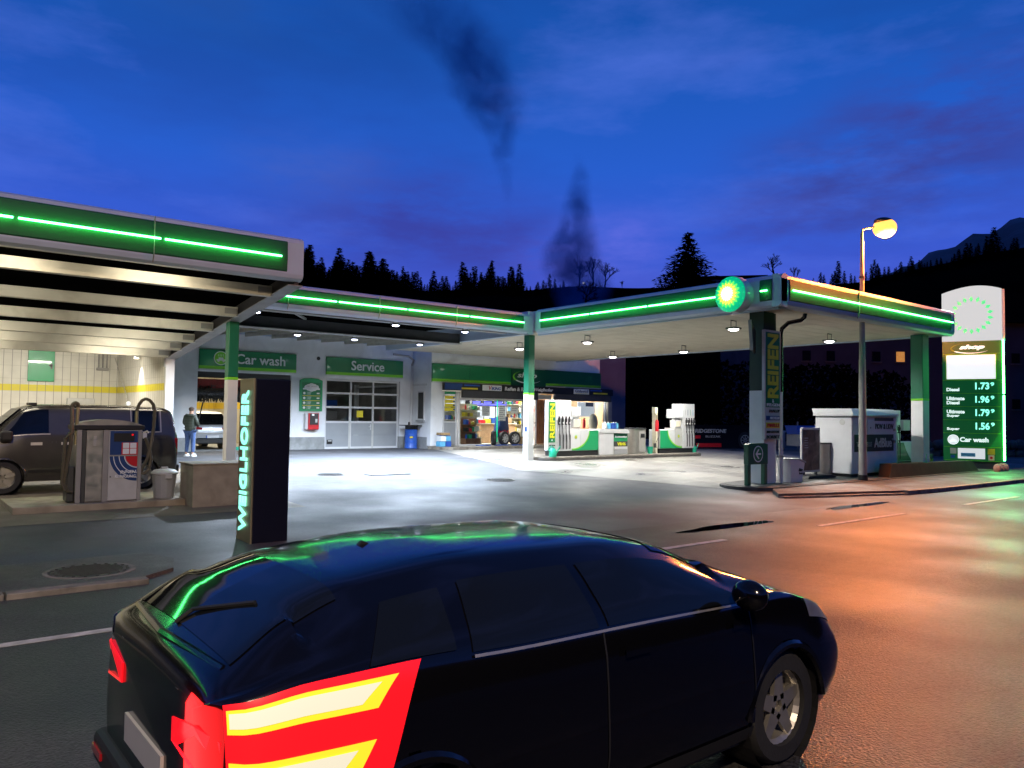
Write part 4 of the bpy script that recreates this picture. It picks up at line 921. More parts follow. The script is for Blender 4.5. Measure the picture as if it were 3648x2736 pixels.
# ------------------------------------------------------------------ person
def skin_mesh(name, verts, edges, radii, m, parent, sub=2, root=0):
    me = bpy.data.meshes.new(name); me.from_pydata(verts, edges, []); ob = bpy.data.objects.new(name, me); COL.objects.link(ob)
    sk = ob.modifiers.new('s', 'SKIN'); sk.use_smooth_shade = True
    for i, r in enumerate(radii):
        v = me.skin_vertices[0].data[i]; v.radius = (r, r) if isinstance(r, (int, float)) else r; v.use_root = (i == root)
    ss = ob.modifiers.new('u', 'SUBSURF'); ss.levels = sub; ss.render_levels = sub
    bpy.context.view_layer.update(); dg = bpy.context.evaluated_depsgraph_get()
    m2 = bpy.data.meshes.new_from_object(ob.evaluated_get(dg)); m2.name = name
    bpy.data.objects.remove(ob); o = bpy.data.objects.new(name, m2); COL.objects.link(o); m2.materials.clear(); m2.materials.append(M[m])
    for p in m2.polygons: p.use_smooth = True
    o.parent = parent; return o
def person():
    # local frame: facing +Y, x to the right
    t = thing('person', 'man in dark olive puffer jacket, jeans and white trainers standing before the car wash', 'person', (8.62, 29.1, 0), rz=math.radians(-52))
    V = [(0, 0, .95), (0, 0, 1.12), (0, .0, 1.32), (0, .005, 1.46), (0, .03, 1.54), (0, .05, 1.62), (0, .06, 1.70),
         (.10, 0, .90), (.11, .02, .50), (.12, -.01, .09), (.125, .14, .045),
         (-.10, 0, .90), (-.13, .03, .50), (-.16, .02, .09), (-.18, .17, .045),
         (.19, 0, 1.42), (.25, .03, 1.16), (.16, .24, 1.08), (.11, .31, 1.10),
         (-.19, 0, 1.42), (-.25, .03, 1.16), (-.15, .24, 1.08), (-.10, .31, 1.11)]
    E_ = [(0, 1), (1, 2), (2, 3), (3, 4), (4, 5), (5, 6), (0, 7), (7, 8), (8, 9), (9, 10), (0, 11), (11, 12), (12, 13), (13, 14), (3, 15), (15, 16), (16, 17), (17, 18), (3, 19), (19, 20), (20, 21), (21, 22)]
    R_ = [.13, .12, .14, .10, .055, .085, .085, .085, .055, .04, .035, .085, .055, .04, .035, .06, .045, .032, .034, .06, .045, .032, .034]
    for s, w in ((1, 18), (-1, 22)):
        bx, by, bz = V[w]
        for k in range(4):
            i = len(V); V.append((bx-s*(.01+.012*k)+s*.02, by+.045, bz+.012-.010*k)); V.append((bx-s*(.03+.012*k)+s*.01, by+.085-.006*k, bz-.012-.010*k)); E_ += [(w, i), (i, i+1)]; R_ += [.012, .009]
        i = len(V); V.append((bx-s*.03, by+.02, bz+.035)); V.append((bx-s*.045, by+.05, bz+.04)); E_ += [(w, i), (i, i+1)]; R_ += [.013, .010]
    skin_mesh('body', V, E_, R_, 'skin', t)
    # face details and ears
    MB().sph((0, .155, 1.655), .016, 8, (.8, 1.2, 1.1)).build('nose', 'skin', t, world=False, smooth=True)
    for s in (-1, 1): MB().sph((s*.088, .055, 1.655), .024, 8, (.45, .8, 1.3)).build('ear', 'skin', t, world=False, smooth=True)
    for s in (-1, 1): MB().sph((s*.032, .135, 1.675), .009, 8).build('eye', 'black', t, world=False, smooth=True)
    MB().box(-.025, .025, .135, .142, 1.612, 1.618).build('mouth', 'darkred', t, world=False)
    hb = MB(); hb.sph((0, .045, 1.695), .098, 16, (.95, 1.08, .92))
    for v in hb.bm.verts:
        if v.co.z < 1.62: v.co.z = 1.62+(v.co.z-1.62)*.3
        if v.co.y > .10 and v.co.z < 1.73: v.co.y = .10
    hb.build('hair', 'hair', t, world=False, smooth=True)
    JV = [(0, 0, .88), (0, -.005, 1.02), (0, -.01, 1.2), (0, -.01, 1.36), (0, 0, 1.47), (.19, 0, 1.42), (.265, .02, 1.18), (.18, .20, 1.09), (-.19, 0, 1.42), (-.265, .02, 1.18), (-.17, .20, 1.09)]
    JE = [(0, 1), (1, 2), (2, 3), (3, 4), (3, 5), (5, 6), (6, 7), (3, 8), (8, 9), (9, 10)]
    JR = [(.20, .15), (.215, .165), (.22, .175), (.19, .15), (.10, .09), .095, .082, .062, .095, .082, .062]
    j = skin_mesh('jacket', JV, JE, JR, 'jacket', t)
    b = MB()
    for k, z in enumerate((.93, 1.03, 1.13, 1.23, 1.33)):
        b.tube([(.225*math.cos(a), -.01+.18*math.sin(a), z) for a in [i*math.pi/8 for i in range(17)]], .010, 6)
    b.build('quilting', 'jacket', j, world=False)
    b = MB(); b.tube([(.13*math.cos(a), -.015+.10*math.sin(a)-.02, 1.49+.02*math.sin(a)) for a in [math.pi+i*math.pi/8 for i in range(9)]], .05, 8); b.build('hood', 'jacket', j, world=False, smooth=True)
    TV = [(0, 0, .95), (.10, 0, .86), (.11, .03, .50), (.12, 0, .13), (-.10, 0, .86), (-.13, .04, .50), (-.16, .03, .13)]
    skin_mesh('jeans', TV, [(0, 1), (1, 2), (2, 3), (0, 4), (4, 5), (5, 6)], [.15, .115, .08, .062, .115, .08, .062], 'jeans', t)
    for x, y, a in ((.125, .06, 0), (-.17, .09, .15)):
        b = MB(); b.sph((x, y, .055), .06, 12, (.82, 2.1, .95)); b.box(x-.05, x+.05, y-.125, y+.13, 0, .03, .012)
        b.build('shoe', 'shoe', t, world=False, smooth=True)
person()
# ------------------------------------------------------------------ shop
sh = thing('shop_building', 'station shop with bright show windows and wooden entrance slats', 'building', (26, 31, 0))
YS = 31.1
b = MB()
b.box(20.13, 20.55, YS, YS+.3, .15, 3.148); b.box(20.13, 31.35, YS, YS+.3, 3.15, 4.5); b.box(20.551, 20.80, YS+.02, YS+.3, .15, 3.148)
b.box(31.15, 31.35, YS+.301, 39, 3.11, 4.5)
b.build('wall', 'wall', sh)
MB().box(20.13, 31.35, YS+.0, YS+.3, 4.502, 4.9).build('upper_wall', 'wall', sh)
MB().box(20.1, 31.4, YS+.31, 39, 4.902, 5.1).build('roof', 'roofdark', sh)
b = MB(); b.box(31.95, 32.25, YS-.1, YS+.3, .15, 2.5); b.build('end_post', 'steel', sh)
MB().box(33.25, 35.5, 33.0, 33.3, -.1, 6.0).build('rear_wall', 'greywall', sh)
MB().box(32.3, 32.45, YS+.3, 38.6, -.1, 3.1).build('end_wall', 'woodlit', sh)
MB().box(31.36, 32.45, YS+.3, 38.6, 3.102, 3.2).build('flat_roof', 'roofdark', sh)
MB().box(20.1, 33.2, 38.601, 38.8, 0, 3.2).build('back_wall', 'wall', sh)
MB().box(20.1, 32.6, YS+.3, 38.6, 3.0, 3.1).build('shop_ceiling', 'white', sh)
# plinth / ramp in front
b = MB(); b.prism([(20.0, YS, -.1), (20.2, 30.2, -.1), (20.6, 29.9, -.1), (33, 29.9, -.1), (33, YS+.3, -.1)], (0, 0, .23)); tag(b.build('shop_step', 'kerb'), kind='structure')
tag(MB().box(20.2, 33, YS+.3, 38.6, -.1, .14).build('shop_floor', 'cream'), kind='structure')
# lower fronts and frames
b = MB()
for x in (20.80, 21.56, 21.72, 25.72, 26.30, 26.62, 27.62, 27.9, 31.80): b.box(x, x+.08, YS-.02, YS+.08, .14, 2.75)
b.box(20.881, 21.559, YS-.015, YS+.07, 1.25, 1.31); b.box(21.801, 25.719, YS-.015, YS+.07, .14, .2); b.box(21.801, 25.719, YS-.015, YS+.07, 2.36, 2.46); b.box(27.98, 31.8, YS-.015, YS+.07, .85, .95); b.box(26.701, 27.619, YS-.015, YS+.07, 2.5, 2.74)
b.build('window_frame', 'white', sh)
MB().box(20.882, 21.558, YS, YS+.05, .15, 1.248).build('front_panel', 'doorgrey', sh); MB().box(27.982, 31.798, YS, YS+.05, .15, .848).build('front_panel', 'lgrey', sh)
MB().box(20.882, 21.558, YS+.02, YS+.026, 1.312, 2.75).build('pane', 'glass', sh); MB().box(21.802, 25.718, YS+.02, YS+.026, .202, 2.358).build('pane', 'glass', sh); MB().box(27.982, 31.798, YS+.02, YS+.026, .952, 2.5).build('pane', 'glass', sh)
MB().box(24.05, 24.10, YS-.03, YS-.016, .3, 2.40).build('neon_strip', 'petal1', sh)
b = MB()
for k in range(5): b.box(25.83+k*.095, 25.88+k*.095, YS+.05, YS+.12, .16, 2.45)
for k in range(7): b.box(26.74+k*.125, 26.81+k*.125, YS+.05, YS+.12, .16, 2.48)
b.build('wood_slats', 'wood', sh)
MB().box(25.81, 26.29, YS+.14, YS+.16, .15, 2.45).build('slat_backing', 'woodlit', sh); MB().box(26.71, 27.61, YS+.14, YS+.16, .15, 2.48).build('slat_backing', 'woodlit', sh)
MB().box(26.75, 27.55, YS-.05, YS-.021, 2.55, 2.68).build('door_operator', 'lgrey', sh)
tag(MB().box(26.7, 27.8, 30.3, 31.0, .131, .145).build('door_mat', 'rubber'), 'dark door mat in front of the shop entrance', 'door mat')
# green sign band
t = fascia_sign('shop_fascia_sign', 'long plain green fascia with lime stripe left of the shop logo', 20.13, 24.86, YS, 3.20, 4.05)
MB().box(22.28, 22.30, YS-.103, YS-.1005, 3.34, 4.05).build('joint', 'bgreen', t)
t = thing('shop_sign', 'dark green panel reading shop with a swoosh above the entrance', 'sign', (26, YS, 3.1))
MB().box(24.88, 27.2, YS-.14, YS, 3.10, 4.04, .006).build('panel', 'bgreen', t)
text('shop', (25.25, YS-.142, 3.50), FX, 1.30, .36, 'text', t, shear=.25, bold=.02, ext=.02)
def swoosh(P, fr, t, w, h, m1='lgreen', m2='text', th=.05):
    U, V, Nn = fr; P = Vector(P); out = []; inn = []
    for i in range(31):
        a = math.radians(115+215*i/30); k = math.sin(math.pi*i/30)
        out.append(P+U*(w*.5*math.cos(a))+V*(h*.5*math.sin(a))); inn.append(P+U*(w*.5*math.cos(a)*(1-th*2.2*k))+V*(h*.5*math.sin(a)*(1-th*3.2*k)+.0))
    b1 = MB(); b2 = MB()
    for i in range(30):
        q = [out[i], out[i+1], inn[i+1], inn[i]]
        (b1 if i < 14 else b2).prism([v+Nn*.004 for v in q], Nn*.012)
    b1.build('swoosh', m1, t); b2.build('swoosh', m2, t)
swoosh((25.95, YS-.142, 3.62), FX, t, 2.0, .66)
t = fascia_sign('shop_fascia_sign', 'dark green fascia with lime stripe right of the shop logo, above the pump', 27.22, 31.35, YS, 3.23, 4.06, m='bgreen')
# black tyre advert band
t = thing('tyre_banner', 'black advert band reading Reifen & Räder above the shop windows', 'sign', (26, YS-.3, 2.5))
MB().box(20.66, 32.1, YS-.32, YS-.14, 2.80, 3.16, .005).build('panel', 'black', t)
b = MB(); b.box(21.75, 26.55, YS-.30, YS-.16, 2.46, 2.798); b.box(27.72, 32.0, YS-.30, YS-.16, 2.46, 2.798); b.build('lower_panel', 'girder', t)
MB().box(20.68, 21.7, YS-.326, YS-.321, 2.83, 3.13).build('blue_field', 'navy', t)
yb = YS-.322
MB().box(21.8, 22.75, yb-.006, yb, 3.03, 3.10).build('blue_bar', 'blue', t); MB().box(21.65, 22.62, yb-.006, yb, 2.87, 2.95).build('yellow_bar', 'yellow', t)
MB().box(30.3, 31.2, yb-.006, yb, 3.03, 3.10).build('blue_bar', 'blue', t); MB().box(30.55, 31.65, yb-.006, yb, 2.87, 2.95).build('yellow_bar', 'yellow', t)
MB().box(22.90, 24.10, yb-.012, yb, 2.84, 3.12, .004).build('white_plate', 'text', t); text('V', (23.28, yb-.013, 2.88), FX, .2, .2, 'red', t, shear=.2); text('IKING', (23.46, yb-.013, 2.88), FX, .58, .15, 'blue', t, shear=.2, bold=.02)
text('Reifen & Räder', (24.30, yb, 2.87), FX, 1.75, .20, 'text', t, shear=.1, bold=.03); text('Weiglhofer', (26.2, yb, 2.86), FX, 1.35, .22, 'text', t, shear=.1, bold=.03)
MB().box(29.05, 30.2, yb-.012, yb, 2.84, 3.12, .004).build('white_plate', 'text', t); text('Gislaved', (29.13, yb-.013, 2.93), FX, .98, .15, 'navy', t, shear=.1); MB().box(29.1, 30.15, yb-.016, yb-.0125, 2.87, 2.89).build('yellow_bar', 'yellow', t)
text('gekühlte Getränke', (22.6, YS-.032, 2.375), FX, 2.5, .14, 'text', t, shear=.3, bold=.03)
t['label'] = 'black advert band reading Reifen & Räder above the shop windows'
# shop interior light
for x, y in ((23.8, 33.0), (26.8, 36.2), (27.0, 32.6), (30.6, 36.2), (31.0, 32.6)):
    t = thing('ceiling_panel', 'bright square ceiling light inside the shop', 'ceiling light', (x, y, 2.98), 'ceiling lights in the shop')
    MB().box(x-.6, x+.6, y-.3, y+.3, 2.955, 2.995).build('frame', 'white', t); MB().box(x-.55, x+.55, y-.25, y+.25, 2.948, 2.954).build('diffuser', 'litwhite', t)
    lamp('AREA', 'light', (x, y, 2.93), 330, (1, .93, .84), t, size=1.1, sy=.5)
# shelves, cooler and counter
goods = [('red', 'red'), ('yellow', 'yellow'), ('blue', 'blue'), ('white', 'text'), ('green', 'mgreen'), ('brown', 'carton'), ('cream', 'cream'), ('dark', 'black'), ('light blue', 'lblue')]
rg = random.Random(21)
def shelf(label, x0, x1, y, zs, dep=.4, m='cream', fill=True, where='', top=.2):
    t = thing('shop_shelf', label, 'shelf', ((x0+x1)/2, y, .14))
    b = MB(); b.box(x0, x1, y+dep, y+dep+.03, .14, zs[-1]+.3)
    for z in zs: b.box(x0, x1, y, y+dep-.002, z-.03, z)
    for x in (x0, x1-.03): b.box(x, x+.03, y+.01, y+dep-.003, .14, zs[0]-.031)
    b.build('boards', m, t)
    if fill:
        for z in zs:
            x = x0+.04
            while x < x1-.2:
                w = rg.uniform(.12, .26); h = rg.uniform(.14, .27)
                g = rg.choice(goods); k = rg.random()
                if k < .7: o = MB().box(x, x+w-.02, y+.05, y+.3, z+.001, z+h, .008).build('package', g[1])
                else: o = MB().lathe([(.05, z+.001), (.05, z+h*.65), (.02, z+h*.85), (.02, z+h)], (x+w/2, y+.15, 0), 10).build('bottle', g[1])
                tag(o, '%s %s on the %s' % (g[0], 'package' if k < .7 else 'bottle', where), 'package' if k < .7 else 'bottle', '%s %ss on the %s' % (g[0], 'package' if k < .7 else 'bottle', where))
                x += w
    return t
shelf('tall goods shelf just inside the left end of the shop window', 23.0, 24.1, 32.4, [.5, .85, 1.2, 1.55, 1.9], where='shelf inside the left end of the shop window')
shelf('low display shelf with dark items behind the tyre', 22.6, 23.5, 31.7, [.45, .8, 1.15], m='wood', where='low display shelf behind the shop window')
shelf('long rear goods shelf across the shop', 27.0, 31.6, 36.4, [.7, 1.1, 1.5, 1.9, 2.3], where='long rear shelf of the shop')
shelf('goods shelf behind the narrow left shop window', 21.7, 22.5, 32.0, [.6, 1.0, 1.4, 1.8], where='shelf behind the narrow left shop window')
t = thing('drinks_cooler', 'tall dark drinks cooler with blue lit header inside the shop', 'cooler', (26.6, 35, .14))
MB().box(25.3, 27.8, 35.0, 35.6, .14, 2.45, .02).build('cabinet', 'blackgloss', t); MB().box(25.35, 27.75, 34.97, 34.995, 2.18, 2.4).build('header', mat('blue lit header', (.1, .1, .8), .4, var=0, emit=1.0, ecol=(.10, .12, .9)), t)
for k in range(3): MB().box(25.38+k*.81, 26.12+k*.81, 34.975, 34.995, .3, 2.12).build('cooler_door', 'litwhite', t)
t = thing('counter', 'long pale counter with cardboard trays inside the shop', 'counter', (25.8, 33.6, .14)); MB().box(24.6, 27.0, 33.2, 33.9, .14, 1.15, .01).build('body', 'woodlit', t); MB().box(24.55, 27.05, 33.15, 33.95, 1.152, 1.2, .01).build('top', 'cream', t)
for i in range(6): tag(MB().box(24.7+i*.36, 24.98+i*.36, 33.25, 33.55, 1.202, 1.38+.06*(i % 3), .01).build('sweet_box', goods[i][1]), '%s sweets box on the shop counter' % goods[i][0], 'box')
t = thing('drinks_display', 'dark blue slanted drinks display with red lettering behind the shop window', 'display stand', (25.0, 31.9, .14))
MB().prism([(24.65, 31.8, .5), (25.45, 31.8, .5), (25.35, 31.8, 1.55), (24.85, 31.8, 1.55)], (0, .4, 0)).build('stand', 'navy', t); MB().box(24.7, 25.4, 31.8, 32.25, .14, .498).build('base', 'lgrey', t); text('Red Bull', (24.72, 31.797, .72), FX, .66, .16, 'red', t, shear=.2, bold=.03)
b = MB(); b.sph((25.1, 32.0, 1.56), .24, 12, (1, .8, .5)); b.build('dome', 'gold', t, smooth=True)
t = thing('yellow_poster', 'yellow price poster with green header in the narrow left shop window', 'poster', (21.2, 31.15, 1.9))
MB().box(20.90, 21.54, YS+.012, YS+.018, 2.62, 2.74).build('header', 'mgreen', t)
for k in range(4): MB().box(20.92, 21.50, YS+.012, YS+.018, 2.44-.19*k-.06, 2.44-.19*k+.10).build('price_field', 'yellow', t)
for k in range(4): MB().box(21.40, 21.50, YS+.008, YS+.0115, 2.44-.19*k-.02, 2.44-.19*k+.06).build('price_mark', 'navy', t)
for i, (x, w, h, z, tx, mm) in enumerate([(23.15, .5, .5, 1.6, '', 'text'), (24.2, .45, .8, 1.35, '', 'text'), (25.0, .5, .3, 1.75, '', 'text')]):
    t = thing('window_poster', ['white notice in the upper left of the big shop window', 'tall white price list in the big shop window', 'white notice in the right of the big shop window'][i], 'poster', (x, YS+.03, z)); MB().box(x, x+w, YS+.028, YS+.032, z, z+h).build('sheet', 'paper', t)
    b = MB()
    for k in range(int(h/.1)): b.box(x+.05, x+w-.05-.1*(k % 2), YS+.024, YS+.027, z+h-.08-.1*k, z+h-.055-.1*k)
    b.build('lines', 'greywall', t)
# right window content
t = thing('menu_screen', 'large white lit screen in the right shop window above the cabinet', 'screen', (30.9, 31.9, 1.8)); MB().box(30.4, 31.75, 31.85, 31.92, 1.62, 2.45, .01).build('screen', 'litwhite', t); MB().box(31.0, 31.6, 31.84, 31.849, 2.2, 2.43).build('picture', 'navy', t)
t = thing('ice_cream_bag', 'lumpy cream coloured sack behind the right shop window', 'bag', (31.3, 31.6, .9)); MB().sph((31.35, 31.6, 1.3), .32, 14, (1, .7, 1.55)).build('sack', 'cream', t, smooth=True)
t = thing('fire_extinguisher', 'red fire extinguisher inside the right shop window', 'extinguisher', (30.55, 31.5, 1)); MB().lathe([(.08, .98), (.085, 1.0), (.085, 1.4), (.05, 1.47), (.025, 1.5)], (30.55, 31.5, 0), 12).build('cylinder', 'red', t, smooth=True); MB().box(30.53, 30.60, 31.44, 31.52, 1.502, 1.56).build('valve', 'black', t)
shelf('goods shelf in the middle of the right shop window', 29.6, 31.6, 33.2, [.7, 1.1, 1.5], where='shelf in the right part of the shop')
for i, (x, z, w, h) in enumerate([(28.4, 1.75, .7, .55), (29.3, 1.2, .5, .45), (28.1, 1.05, .4, .5)]):
    t = thing('window_poster', ['large white notice in the right shop window', 'small white notice lower in the right shop window', 'white notice at the left edge of the right shop window'][i], 'poster', (x, YS+.03, z)); MB().box(x, x+w, YS+.028, YS+.032, z, z+h).build('sheet', 'paper', t)
t = thing('hanging_lamps', 'row of dark round pendant lamps over the shop counter', 'lamp', (24, 34, 2.4))
for k in range(5): MB().cyl((24.4+k*.75, 33.8, 2.25), (24.4+k*.75, 33.8, 2.42), .13, .05, 14).build('lamp_shade', 'black', t)
# goods outside
def tyre(label, x, y, z, R=.33, rim=True, ang=0, w=.2, group=None):
    t = thing('spare_tyre' if not rim else 'alloy_wheel', label, 'tyre' if not rim else 'wheel', (x, y, z+R), group, rz=ang)
    prof = [(R*.66, -w/2), (R*.9, -w/2), (R, -w*.32), (R, w*.32), (R*.9, w/2), (R*.66, w/2), (R*.62, 0)]
    b = MB(); b.lathe(prof+[prof[0]], (0, 0, 0), 32, 'Y')
    b.build('tyre', 'rubber', t, smooth=True, world=False)
    if rim:
        b = MB(); b.lathe([(R*.66, -w*.42), (R*.60, -w*.42), (R*.60, w*.3), (R*.66, w*.3), (R*.66, -w*.42)], (0, 0, 0), 28, 'Y')
        for k in range(7):
            a = 2*math.pi*k/7; c, s = math.cos(a), math.sin(a); n_ = Vector((-s, 0, c))
            b.prism([Vector((c, 0, s))*.04+n_*.03+Vector((0, -w*.35, 0)), Vector((c, 0, s))*R*.62+n_*.018+Vector((0, -w*.42, 0)), Vector((c, 0, s))*R*.62-n_*.018+Vector((0, -w*.42, 0)), Vector((c, 0, s))*.04-n_*.03+Vector((0, -w*.35, 0))], (0, .03, 0))
        b.cyl((0, -w*.4, 0), (0, -w*.2, 0), .055, n=14); b.build('rim', 'lgrey', t, world=False); MB().cyl((0, w*.1, 0), (0, w*.14, 0), R*.6, n=24).build('brake_disc', 'dmetal', t, world=False)
    return t
tyre('plain black tyre turned sideways before the shop window, leftmost of three', 23.62, 30.75, .15, .36, False, math.radians(62))
tyre('alloy wheel leaning before the shop window, middle of three', 24.25, 30.72, .15, .34, True, math.radians(8))
tyre('alloy wheel leaning before the shop window, rightmost of three', 24.95, 30.75, .15, .34, True, math.radians(-6))
for i, (x, lb) in enumerate([(22.95, 'blue cloth on the step, leftmost of three'), (24.0, 'blue cloth under the black tyre, middle of three'), (25.05, 'blue cloth under the right alloy wheel')]):
    b = MB(); pts = [(x+.42*math.cos(a)*(1+.25*math.sin(3*a+i)), 30.62+.18*math.sin(a), .136+.02*math.cos(4*a)) for a in [k*math.pi/8 for k in range(16)]]
    b.prism(pts, (0, 0, .03)); tag(b.build('blue_cloth', 'blue'), lb, 'cloth')
t = thing('standing_ashtray', 'dark tapered standing ashtray in front of the entrance slats', 'ashtray', (25.95, 30.7, .14))
MB().lathe([(.19, .14), (.17, .2), (.11, 1.18)], (25.95, 30.7, 0), 6).build('column', 'dmetal', t); MB().lathe([(.10, 1.182), (.30, 1.27), (.30, 1.29), (.05, 1.25)], (25.95, 30.7, 0), 14).build('bowl', 'dmetal', t)
t = thing('basket', 'woven basket of goods below the window right of the wheels', 'basket', (25.5, 30.85, .14)); MB().lathe([(.15, .14), (.2, .55), (.18, .55), (.13, .2)], (25.5, 30.85, 0), 14).build('basket', 'carton', t)
for i, (x, z, mm, lb) in enumerate([(20.42, .13, 'lblue', 'light blue bottle pack at the bottom of the stack by the shop corner'), (20.75, .13, 'blue', 'blue bottle pack at the foot of the stack, right side'), (20.45, .38, 'text', 'white and blue pack in the middle of the stack by the shop corner'), (20.72, .38, 'lblue', 'light blue pack in the middle of the stack, right side')]):
    t = thing('bottle_pack', lb, 'bottle pack', (x, 30.7, z)); MB().box(x-.14, x+.14, 30.45, 30.85, z, z+.24, .02).build('wrap', mm, t)
    b = MB(); [b.cyl((x-.09+.09*k, 30.5+.1*j, z+.24), (x-.09+.09*k, 30.5+.1*j, z+.27), .02, n=6) for k in range(3) for j in range(4)]; b.build('caps', 'blue', t)
tag(MB().box(20.3, 20.8, 30.45, 30.85, .662, .78, .01, mtx=None).build('carton_tray', 'carton'), 'open cardboard tray on top of the bottle packs', 'tray')
# ------------------------------------------------------------------ pump island
b = MB()
pts = []
for k in range(9):
    a = math.pi/2+math.pi*k/8; pts.append((19.0+.55*math.cos(a), 21.75+.72*math.sin(a), -.1))
for k in range(9):
    a = -math.pi/2+math.pi*k/8; pts.append((27.25+.4*math.cos(a), 21.75+.72*math.sin(a), -.1))
b.prism(pts, (0, 0, .235)); tag(b.build('pump_island', 'kerb'), kind='structure')
b = MB(); b.prism([(p[0]+(-.012 if p[0] < 23 else .012), p[1]+(-.012 if p[1] < 21.75 else .012), -.1) for p in pts], (0, 0, .19)); tag(b.build('pump_island_edge', 'kerb_dark'), kind='structure')
def nozzle(t, x, y, zt, col, z0=.32, m='textneon'):
    n = MB().box(x-.03, x+.03, y-.10, y-.03, zt-.55, zt-.30, .01); n.tube([(x, y-.06, zt-.52), (x, y-.10, zt-.36), (x, y-.06, zt-.24)], .03, 8); o = n.build('nozzle', 'black', t)
    MB().box(x-.018, x+.018, y-.104, y-.101, zt-.50, zt-.44).build('grip_mark', 'text', o)
    MB().tube([(x, y-.07, zt-.55), (x-.01, y-.10, zt-.9), (x+.015, y-.09, z0+.35), (x+.03, y-.08, z0+.08), (x+.055, y-.07, z0+.12), (x+.05, y-.07, zt-.95), (x+.035, y-.03, zt-.8)], .016, 7).build('hose', 'black', t)
    MB().box(x-.012, x+.012, y-.004, y-.001, zt-.12, zt+.12).build('grade_stripe', col, t)
def pump(label, x0, flip, ban):
    y = 21.42; W = 2.3
    def X(u): return x0+(W-u if flip else u)
    def bx(b, u0, u1, ya, yb, z0, z1, bev=0):
        a, c = sorted((X(u0), X(u1))); return b.box(a, c, ya, yb, z0, z1, bev)
    t = thing('fuel_pump', label, 'fuel pump', (x0+W/2, y+.3, .135))
    bx(MB(), .05, W-.05, y+.04, y+.62, .135, .33).build('plinth', 'black', t)
    bx(MB(), 0, .78, y, y+.62, .332, 2.22, .012).build('hose_tower', 'white', t)
    bx(MB(), .80, 1.28, y+.02, y+.60, .332, 1.18, .008).build('body', 'lgrey' if flip else 'white', t)
    bx(MB(), 1.285, 2.26, y+.02, y+.60, .332, 1.12, .01).build('body', 'white', t)
    # green curved field
    U = Vector((-1 if flip else 1, 0, 0)); P = Vector((X(.80), y+.02, .34))
    pts = [(1.46, 0), (1.46, .74), (.98, .74)]
    pts += [(1.00-.0*i, .74) for i in range(0)]
    arc = [(.98-(.98-.06)*(1-math.cos(a)), .74*(1-math.sin(a)*1.0)) for a in [math.pi/2*i/12 for i in range(13)]]
    arc = [(.06+(.98-.06)*math.sin(a), .02+.72*(1-math.cos(a))) for a in [math.pi/2*i/12 for i in range(13)]]
    poly = [(1.44, .0)]+[(1.44, .74)]+arc[::-1]+[(.02, 0)]
    MB().prism([P+U*a+Vector((0, -.004, c)) for a, c in poly], (0, -.004, 0)).build('green_field', 'mgreen', t)
    b = MB()
    for (a0, c0), (a1, c1) in zip(arc, arc[1:]): b.prism([P+U*a0+Vector((0, -.0085, c0)), P+U*a1+Vector((0, -.0085, c1)), P+U*(a1-.03)+Vector((0, -.0085, c1+.045)), P+U*(a0-.03)+Vector((0, -.0085, c0+.045))], (0, -.002, 0))
    b.build('lime_edge', 'lgreen', t)
    star(P+U*.25+Vector((0, -.004, .50)), FX, 0, 0, .075, .055, 14, 0, .006).build('logo', 'lgreen', t); disc(P+U*.25+Vector((0, -.0105, .50)), FX, 0, 0, .045, 0, .002).build('logo_centre', 'yellow', t)
    bx(MB(), .80, 1.27, y-.02, y+.5, 1.60, 1.98, .01).build('display', 'white', t); bx(MB(), .80, .86, y+.1, y+.5, 1.18, 2.0).build('display_post', 'white', t)
    bx(MB(), .84, 1.22, y-.026, y-.0205, 1.68, 1.92).build('display_screen', 'litwhite', t)
    bx(MB(), .90, 1.28, y+.0, y+.3, 1.20, 1.52, .01).build('notice_box', 'white', t); bx(MB(), .94, 1.24, y-.006, y-.0005, 1.24, 1.48).build('notice', 'cream', t)
    cols = ['lblue', 'mgreen', 'navy', 'grey']
    for k in range(4): nozzle(t, X(.12+.17*k), y, 1.85, cols[k])
    bx(MB(), .02, .035, y-.012, y-.001, .34, 1.35).build('hose_divider', 'grey', t)
    return t
pump('white fuel pump with four hoses and yellow tyre advert at its left', 19.32, False, True)
pump('white fuel pump with hoses at its right end by the dark background', 25.12, True, False)
t = thing('tyre_banner', 'narrow green and yellow upright tyre banner fixed at the left pump', 'sign', (19.1, 21.4, .33))
MB().box(18.88, 19.30, 21.36, 21.42, .36, 2.2, .006).build('frame', 'lgrey', t); MB().box(18.93, 19.25, 21.352, 21.3595, .66, 2.14).build('green_field', 'sgreen', t)
text('REIFEN', (18.975, 21.351, .82), FX, .23, 1.26, 'yellowtext', t, rot=True, bold=.035); MB().cyl((19.09, 21.351, .74), (19.09, 21.345, .74), .03, n=10).build('dot', 'text', t); MB().box(18.95, 19.23, 21.353, 21.3595, .40, .46).build('brand_line', 'navy', t)
text('MICHELIN', (18.95, 21.352, .52), FX, .28, .06, 'textblack', t)
